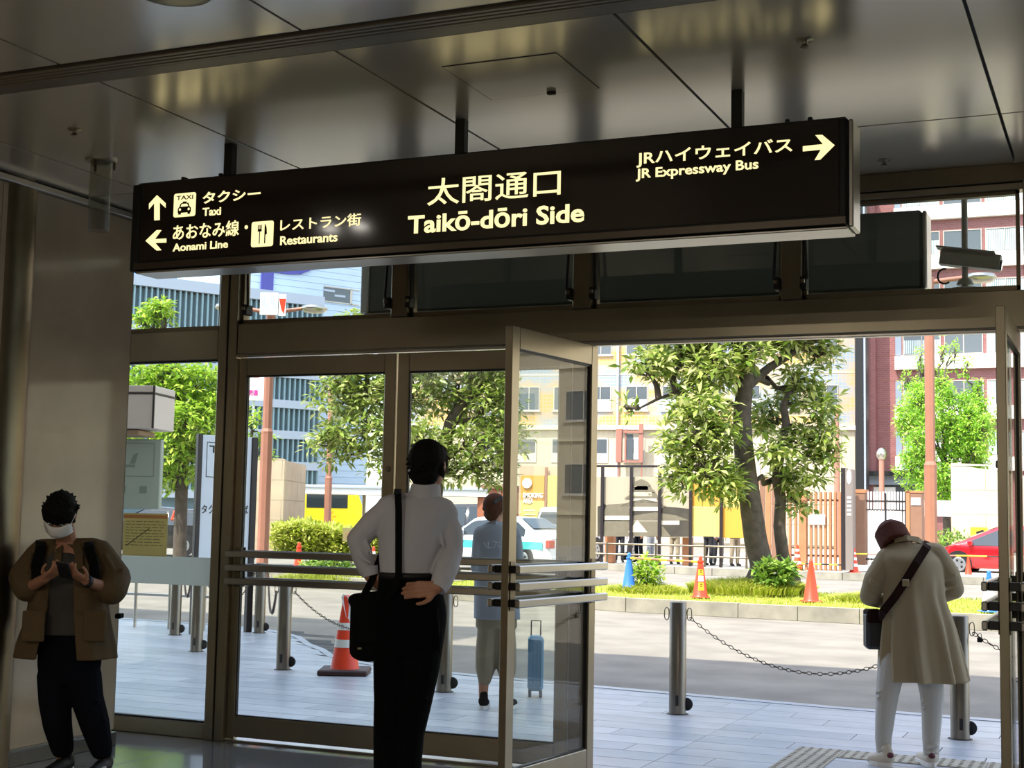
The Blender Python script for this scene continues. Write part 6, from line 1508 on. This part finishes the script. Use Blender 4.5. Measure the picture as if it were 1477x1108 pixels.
loft(s_,sub([((J(612,716).x,.015,z(715)),.075,.07),((J(607,724).x,.02,z(724)),.155,.09),((J(602,745).x,.015,z(745)),.178,.115),((J(594,780).x,.01,z(780)),.160,.12),((J(590,805).x,.01,z(805)),.143,.118),((J(588,828).x,.01,z(828)),.134,.11)],8),40,fd)
s_.chainc([SL+V_((.02,0,.0)),SL.lerp(EL,.5),EL,EL.lerp(WL,.45)+V_((-.004,0,0)),J(530,822,.03)],[.066,.062,.054,.052,.044],14); s_.chainc([SR+V_((-.02,0,0)),SR.lerp(ER,.5)+V_((.006,0,0)),ER,ER.lerp(WR,.5)+V_((.006,0,0)),J(636,842,-.10)],[.066,.064,.058,.058,.05],14)
s_.capsule(SL,.06,J(608,724,.02),.055); s_.capsule(SR,.062,J(608,724,.02),.055)
rd=random.Random(2)
for (x0,y0,x1,y1) in ((520,760,536,800),(512,782,524,806),(516,800,534,812),(650,770,660,800),(646,800,654,822),(560,800,600,816),(600,822,626,796),(634,760,640,790),(612,752,634,730),(570,742,560,760),(606,812,624,826)): s_.capsule(J(x0,y0,-.05 if 545<x0<640 else -.02),.010,J(x1,y1,-.055 if 545<x0<640 else -.03),.007)
so_=vox(s_,'shirt',M['shirt_white'],rt,.0065,3)
co=MB(); loft(co,sub([((J(612,716).x,.018,z(721)),.082,.084),((J(613,708).x,.018,z(709)),.076,.078),((J(614,700).x,.018,z(698)),.070,.074)]),24); vox(co,'collar',M['shirt_white'],so_,.006,2)
for (p_,q_,nm) in ((J(532,818,.03),J(535,830,.03),'cuff'),(J(639,836,-.095),J(631,850,-.12),'cuff')): MB().tube([p_,q_],[.047,.043],18).build(nm,M['shirt_white'],so_,True)
t_=MB(); loft(t_,sub([((J(588,828).x,.01,z(829)),.137,.112),((J(591,850).x,.01,z(850)),.155,.125),((J(592,885).x,.01,z(885)),.172,.135),((J(590,925).x,.01,z(915)),.165,.13),((J(590,940).x,.01,z(945)),.13,.10)]),32)
t_.chainc([hpL+V_((.0,0,0)),J(566,960,.0),KL,J(561,1060,.0),AL+V_((0,0,.02))],[.10,.092,.082,.075,.07],14); t_.chainc([hpR,J(606,960,.0),J(598,1010,.0),J(588,1060,.0),AR+V_((0,0,.02))],[.105,.095,.085,.078,.07],14)
for (x0,y0,x1,y1) in ((628,880,634,940),(600,1000,616,1010),(552,1004,570,1016),(556,1060,572,1066)): t_.capsule(J(x0,y0,-.08),.012,J(x1,y1,-.07),.008)
vox(t_,'trousers',M['blacktrouser'],rt,.008,3)
bl_=MB(); loft(bl_,[((J(588,832).x,.01,z(835)),.141,.117),((J(588,832).x,.01,z(826)),.139,.115)],32); bl_.build('belt',M['black'],rt,True)
for a_ in (AL,AR): shoe(rt,V_((a_.x,.20,0)),V_((a_.x,-.07,0)),1.1,M['black'],M['black'],None)
# his shoulder bag (its strap goes with it)
bw=f.b; tb_=thing('shoulder_bag','black shoulder bag hanging at the hip of the man in the white shirt','bag',bw,YAW)
k_=MB(); a=J(507,868,.0); c=J(560,948,.0); k_.bbox(J(504,900).x,J(556,900).x,-.02,.10,J(520,948).z,J(520,862).z,.03); k_.capsule(J(512,866,.04),.035,J(548,862,.04),.035); k_.ball(J(530,940,.04),(.09,.06,.05)); bo=vox(k_,'bag_body',M['bag_black'],tb_,.008,6)
MB().bbox(J(509,900).x,J(550,900).x,-.035,-.018,J(520,928).z,J(520,880).z,.008).build('front_pocket',M['bag_black'],tb_,True); MB().bbox(J(517,932).x,J(523,932).x,-.04,-.03,J(520,936).z,J(520,933).z,.001).build('metal_tag',M['steel'],tb_,True)
st=MB(); nb_=[(0,-.3,1),(0,-1,.4),(0,-1,0),(0,-1,0),(0,-1,0),(0,-1,0)]
strip(st,[J(574,706,.03),J(574,713,-.08),J(575,735,-.118),J(575,770,-.13),J(575,805,-.128),J(575,832,-.125)],.032,.004,nb_); strip(st,[J(575,832,-.128),J(568,850,-.14),J(555,866,-.09)],.032,.004,(0,-1,0))
strip(st,[J(574,706,.03),J(572,716,.14),J(566,760,.16),J(553,790,.13),J(546,812,.02),J(536,838,.0),J(522,864,.02)],.034,.004,[(0,.3,1),(0,1,.4),(0,1,0),(0,1,0),(.2,-1,0),(.2,-1,0),(.2,-1,0)])
st.build('strap',M['bag_black'],tb_,True)
# ------------------------------------------------ the bending woman, back to us
f=Fig('woman in long beige cardigan and white trousers bending her head outside the open doorway',1310,1096,8.95); J=f.J; rt=f.root
hc=J(1286,778,.10); R=Rz(PI+.25)@Rx(.85)
b=MB(); head(b,hc,R,.98); nk=J(1306,790,.03); b.capsule(hc,.05,nk,.052)
z=lambda py: J(1315,py).z
loft(b,sub([((J(1308,790).x,.02,z(790)),.09,.06),((J(1312,805).x,.0,z(808)),.15,.08),((J(1316,850).x,.0,z(850)),.14,.085),((J(1322,900).x,.01,z(900)),.13,.09),((J(1320,935).x,.02,z(935)),.12,.09)]),24)
SL,SR=J(1271,812,.02),J(1355,806,.02); EL,ER=J(1252,862,.03),J(1377,854,.03); WL,WR=J(1282,866,.26),J(1340,862,.28)
b.chainc([SL,EL,WL],[.042,.036,.025]); b.chainc([SR,ER,WR],[.042,.036,.025]); hL,hR=J(1298,862,.34),J(1318,860,.35)
hand(b,WL,hL-WL,V_((.3,.2,.9)),1,.5,.9); hand(b,WR,hR-WR,V_((-.3,.2,.9)),-1,.5,.9)
b.chainc([J(1292,950,.02),J(1277,1030,.0),J(1275,1090,.02)],[.06,.05,.038]); b.chainc([J(1340,950,.02),J(1345,1030,.0),J(1343,1096,.02)],[.075,.05,.038])
vox(b,'body',M['skin'],rt,.006,2); face(rt,hc,R,.98,False)
m_=MB(); m_.ball(hc+R@V_((0,-.075,-.045)),(.056,.034,.042),12,8,R); m_.build('face_mask',M['mask'],rt,True)
h=MB(); h.ball(hc+R@V_((0,.014,.018)),(.094,.108,.106),16,12,R)
for i in range(34):
    a=PI*(-.12+1.24*i/33); h.capsule(hc+R@V_((.078*math.cos(a),.02+.078*math.sin(a),.03)),.030,hc+R@V_((.090*math.cos(a),.012+.095*math.sin(a),-.075)),.016,6)
h.ball(hc+R@V_((0,-.035,.065)),(.072,.056,.042),12,8,R)
vox(h,'hair',M['hair_brown'],rt,.006,3)
c_=MB()
def fd(t,a):
    g=max(0,t-.38)/.62; return 1+.12*g*math.sin(10*a+.6)+.05*g*math.sin(17*a+1.3)+.012*math.sin(5*a+8*t)
loft(c_,sub([((J(1309,784).x,.035,z(783)),.085,.07),((J(1311,790).x,.03,z(791)),.15,.095),((J(1313,808).x,.0,z(808)),.188,.125),((J(1318,835).x,.0,z(835)),.186,.135),((J(1319,862).x,.0,z(862)),.192,.14),((J(1325,900).x,.01,z(900)),.220,.16),((J(1329,940).x,.02,z(940)),.245,.185),((J(1334,982).x,.02,z(982)),.260,.205)],10),96,fd)
c_.chainc([J(1281,805,.02),J(1262,836,.02),J(1254,860,.05),J(1268,866,.16)],[.072,.070,.062,.05],14); c_.chainc([J(1350,800,.02),J(1369,830,.02),J(1376,850,.05),J(1362,858,.17)],[.072,.070,.063,.05],14)
c_.capsule(J(1284,800,.02),.06,J(1346,796,.02),.062)
for (x0,y0,x1,y1) in ((1250,850,1264,862),(1256,838,1266,846),(1366,836,1378,830),(1364,850,1380,846)): c_.capsule(J(x0,y0,-.04),.010,J(x1,y1,-.05),.008)
ca_=vox(c_,'cardigan',M['knit'],rt,.0075,2)
mb=MB(); strip(mb,[J(1286,786,.06),J(1292,779,-.0),J(1308,776,-.045),J(1324,779,-.02),J(1334,786,.03)],.035,.014,[(-1,0,.2),(-.6,-.8,.2),(0,-1,.4),(.6,-.8,.2),(1,0,.2)]); mb.build('collar_band',M['knit'],ca_,True)
t_=MB(); loft(t_,sub([((J(1318,920).x,.02,z(920)),.13,.10),((J(1316,960).x,.02,z(960)),.15,.11)]),24)
t_.chainc([J(1287,955,.02),J(1280,1000,-.0),J(1277,1030,.0),J(1274,1065,.01),J(1275,1086,.02)],[.09,.073,.062,.052,.046],14); t_.chainc([J(1338,955,.02),J(1344,1000,.0),J(1344,1030,.0),J(1343,1065,.01),J(1343,1092,.02)],[.09,.075,.064,.055,.048],14)
for (x0,y0,x1,y1) in ((1264,1000,1290,994),(1266,1008,1288,1004),(1268,1084,1284,1078),(1330,1016,1358,1010),(1332,1024,1356,1020),(1334,1080,1352,1076),(1336,1088,1352,1086)): t_.capsule(J(x0,y0,-.045),.010,J(x1,y1,-.04),.008)
vox(t_,'trousers',M['pants_white'],rt,.007,3)
D('shoe_white','c9bfae',.7); D('shoe_red','5a1f2c',.6)
for (tx,hx,ty,hy) in ((1256,1284,.05,-.06),(1338,1344,.20,-.05)):
    s_=shoe(rt,V_((J(tx,1096).x,ty,0)),V_((J(hx,1096).x,hy,0)),1.0,M['shoe_white'],M['mask'],M['shoe_red']); MB().ball(V_((J(hx,1096).x-.02,hy-.02,.075)),(.022,.02,.018)).build('heel_patch',M['shoe_red'],s_,True)
wb_=thing('crossbody_bag','small dark crossbody bag on a brown strap at the woman\'s left hip','bag',f.b,YAW)
MB().bbox(J(1252,900).x,J(1277,900).x,.03,.14,J(1262,938).z,J(1262,884).z,.02).build('bag_body',M['bag_dark'],wb_,True); MB().bbox(J(1253,900).x,J(1276,900).x,.02,.15,J(1262,900).z,J(1262,880).z,.012).build('flap',M['strap_brown'],wb_,True)
mb=MB(); strip(mb,[J(1339,782,.04),J(1336,790,-.075),J(1322,812,-.145),J(1306,838,-.155),J(1290,862,-.155),J(1274,882,-.10),J(1268,892,.02)],.052,.007,[(.3,-.3,1),(.1,-1,.5),(0,-1,.1),(0,-1,0),(0,-1,0),(-.4,-1,0),(-1,-.5,0)]); mb.build('strap',M['strap_brown'],wb_,True)
MB().bbox(J(1301,846,-.16).x,J(1311,846,-.16).x,-.166,-.157,J(1305,846,-.16).z,J(1305,836,-.16).z,.002).build('strap_buckle',M['steel'],wb_,True)
p_=hL.lerp(hR,.5); ph=thing('smartphone','small pale phone held low in front of the bending woman','smartphone',tuple(f.b+HR*p_.x+HD*(p_.y+.02)+V_((0,0,p_.z+.03))),YAW); MB().bbox(-.035,.035,-.07,.07,-.004,.004,.003).build('case',M['mask'],ph,True)
# ------------------------------------------------ the person in the grey shirt beyond the closed leaf
f=Fig('person in a long grey shirt and khaki trousers standing outside behind the closed door leaf',718,1012,11.2); J=f.J; rt=f.root; z=lambda py: J(716,py).z
hc=J(715,733,.02); R=Rz(PI-.7)@Rx(.1); b=MB(); head(b,hc,R,1.0); b.capsule(hc,.05,J(714,758),.052)
loft(b,sub([((J(714,757).x,.01,z(757)),.09,.06),((J(715,790).x,.01,z(790)),.14,.085),((J(715,850).x,.01,z(850)),.14,.09),((J(716,880).x,.01,z(890)),.15,.09)]),20)
SL,SR=J(692,770,.0),J(742,770,.0); EL,ER=J(690,818,.03),J(746,818,.03); WL,WR=J(698,840,.24),J(738,838,.25)
b.chainc([SL,EL,WL],[.045,.038,.026]); b.chainc([SR,ER,WR],[.045,.038,.026]); hand(b,WL,V_((.2,.6,.1)),V_((.3,.1,.9)),1,.5,.95); hand(b,WR,V_((-.2,.6,.1)),V_((-.3,.1,.9)),-1,.5,.95)
AL,AR=J(697,1004,.02),J(730,1006,.02); b.chainc([J(704,890),J(699,950),AL],[.08,.052,.036]); b.chainc([J(728,890),J(730,950),AR],[.08,.052,.036]); vox(b,'body',M['skin'],rt,.007,2); face(rt,hc,R)
h=MB(); h.ball(hc+R@V_((0,.014,.02)),(.090,.105,.10),16,12,R); h.ball(hc+R@V_((0,.045,-.05)),(.07,.05,.06),12,8,R); tufts(h,hc,R,1,60,5,L=.012,zmin=-.5,front=.4,rad=.012); vox(h,'hair',M['hair_brown'],rt,.007,3)
mb=MB(); strip(mb,[hc+V_((-.092,-.0,-.05)),hc+V_((-.072,-.075,.0)),hc+V_((-.01,-.107,.045)),hc+V_((.05,-.07,.085)),hc+V_((.07,.0,.09))],.028,.006,[(-1,0,0),(-.8,-.8,0),(0,-1,.2),(.6,-.6,.6),(.5,0,1)]); mb.build('cap_band',M['black'],rt,True)
s_=MB(); loft(s_,sub([((J(715,756).x,.01,z(756)),.10,.075),((J(715,766).x,.01,z(768)),.165,.10),((J(715,800).x,.01,z(800)),.17,.12),((J(716,850).x,.01,z(850)),.175,.13),((J(717,892).x,.01,z(893)),.185,.135)]),32,lambda t,a:1+.02*math.sin(6*a+4*t)*t)
s_.chainc([SL+V_((.01,0,0)),EL,EL.lerp(WL,.4)],[.065,.062,.056]); s_.chainc([SR-V_((.01,0,0)),ER,ER.lerp(WR,.4)],[.065,.062,.056]); so_=vox(s_,'shirt',M['grey_shirt'],rt,.008,3)
mb=MB(); strip(mb,[J(702,758,-.02),J(715,755,-.06),J(728,758,-.02)],.04,.012,(0,-1,.3)); mb.build('collar',M['grey_shirt'],so_,True)
D('print_pale','a9aeb6',.8); mb=MB()
for i,(x0,y0,x1,y1) in enumerate(((698,783,702,790),(704,782,704,791),(704,791,709,790),(711,782,716,782),(716,782,712,791),(718,783,722,783),(718,787,722,790))): mb.capsule(J(x0,y0,-.118),.004,J(x1,y1,-.118),.004,6)
mb.build('back_print',M['print_pale'],so_,True)
t_=MB(); loft(t_,sub([((J(716,870).x,.01,z(870)),.155,.10),((J(716,905).x,.01,z(905)),.165,.11)]),24); t_.chainc([J(705,905),J(701,940),J(700,965),J(699,980,.01)],[.088,.083,.078,.055],12); t_.chainc([J(727,905),J(730,940),J(731,965),J(731,980,.01)],[.088,.083,.078,.055],12); vox(t_,'trousers',M['khaki'],rt,.008,4)
for a_,tx in ((AL,.02),(AR,.07)): shoe(rt,V_((a_.x+tx,.16,0)),V_((a_.x,-.06,0)),1.0,M['navy'],M['mask'],M['mask'])
# ------------------------------------------------ smokers behind the printed boards
D('suit_dark','23262e',.8); D('grey_cloth','8b8f95',.8); D('tan_cloth','9a8e78',.8)
def stander(label,px,hgt_,mt_,ml_,seed,Yd=42.2,face_dir=0.,hair='hair_black'):
    q=oy(px,812,Yd); rd=random.Random(seed); rz=face_dir; t=thing('person',label,'person',(q.x,q.y,.1),rz,group='people standing behind the printed boards'); k=hgt_/1.7
    b=MB(); hc=V_((0,-.01,1.60*k)); head(b,hc,Matrix.Identity(3),k); b.capsule(hc,.05*k,V_((0,.01,1.42*k)),.05*k)
    loft(b,sub([((0,.01,1.45*k),.07*k,.05),((0,.01,1.38*k),.17*k,.08),((0,0,1.2*k),.16*k,.10),((0,0,1.02*k),.14*k,.09),((0,0,.86*k),.16*k,.10)]),20)
    for s in (-1,1):
        lift=rd.random()<.4; S0,E0=V_((s*.18*k,0,1.38*k)),V_((s*.24*k,.03,1.10*k)); W0=V_((s*.12*k,-.25,1.25*k)) if lift else V_((s*.24*k,-.06,.86*k))
        b.chainc([S0,E0,W0],[.045,.038,.026]); hand(b,W0,(W0-E0),V_((-s,0,0)),1,.4,.95*k); b.chainc([V_((s*.09*k,0,.88*k)),V_((s*.10*k,-.01,.48*k)),V_((s*.11*k,.03,.09))],[.08,.055,.04])
    vox(b,'body',M['skin'],t,.012,2); face(t,hc,Matrix.Identity(3),k)
    h=MB(); h.ball(hc+V_((0,.016,.024)),(.09*k,.104*k,.098*k)); h.ball(hc+V_((0,.04,-.03)),(.078*k,.05*k,.06*k)); vox(h,'hair',M[hair],t,.012,2)
    c=MB(); loft(c,sub([((0,.01,1.44*k),.09*k,.07),((0,.01,1.38*k),.18*k,.10),((0,0,1.2*k),.18*k,.125),((0,0,1.02*k),.16*k,.12),((0,0,.84*k),.18*k,.125)]),24)
    for s in (-1,1): c.chainc([V_((s*.17*k,0,1.37*k)),V_((s*.24*k,.03,1.12*k))],[.06,.055])
    vox(c,'jacket',M[mt_],t,.014,2)
    c=MB(); loft(c,sub([((0,0,.95*k),.155*k,.105),((0,0,.8*k),.165*k,.115)]),20)
    for s in (-1,1): c.chainc([V_((s*.085*k,0,.82*k)),V_((s*.10*k,-.01,.48*k)),V_((s*.11*k,.03,.10))],[.088,.068,.058])
    vox(c,'trousers',M[ml_],t,.014,2)
    for s in (-1,1): shoe(t,V_((s*.12*k,-.15,0)),V_((s*.11*k,.07,0)),1,M['black'],M['black'])
stander('person in dark clothes behind the left end of the castle board',893,1.68,'suit_dark','suit_dark',1,42.6,.4)
stander('person in black under the second panel of the castle board',921,1.72,'suit_dark','navy',2,43.2,-.5)
stander('person in pale grey with grey trousers behind the middle of the castle board',938,1.62,'grey_cloth','grey_cloth',3,44.0,1.2)
stander('person in light trousers behind the right end of the castle board',973,1.70,'tan_cloth','tan_cloth',4,42.6,PI)
stander('person in dark trousers behind the pale yellow board',1022,1.75,'suit_dark','suit_dark',5,42.6,PI-.4)
stander('person in a grey top behind the post between the yellow boards',1036,1.66,'grey_cloth','suit_dark',6,43.4,.2)
stander('person in dark clothes behind the amber board beside the dark trunk',1060,1.70,'navy','tan_cloth',7,42.7,.8)
stander('person in red and blue by the road far behind the left pane',256,1.65,'cone_old','navy',8,38.,1.2)
# finish: individual labels for a few repeated pieces
for o in COL.objects:
    if o.name.startswith('tmp'): bpy.data.objects.remove(o)
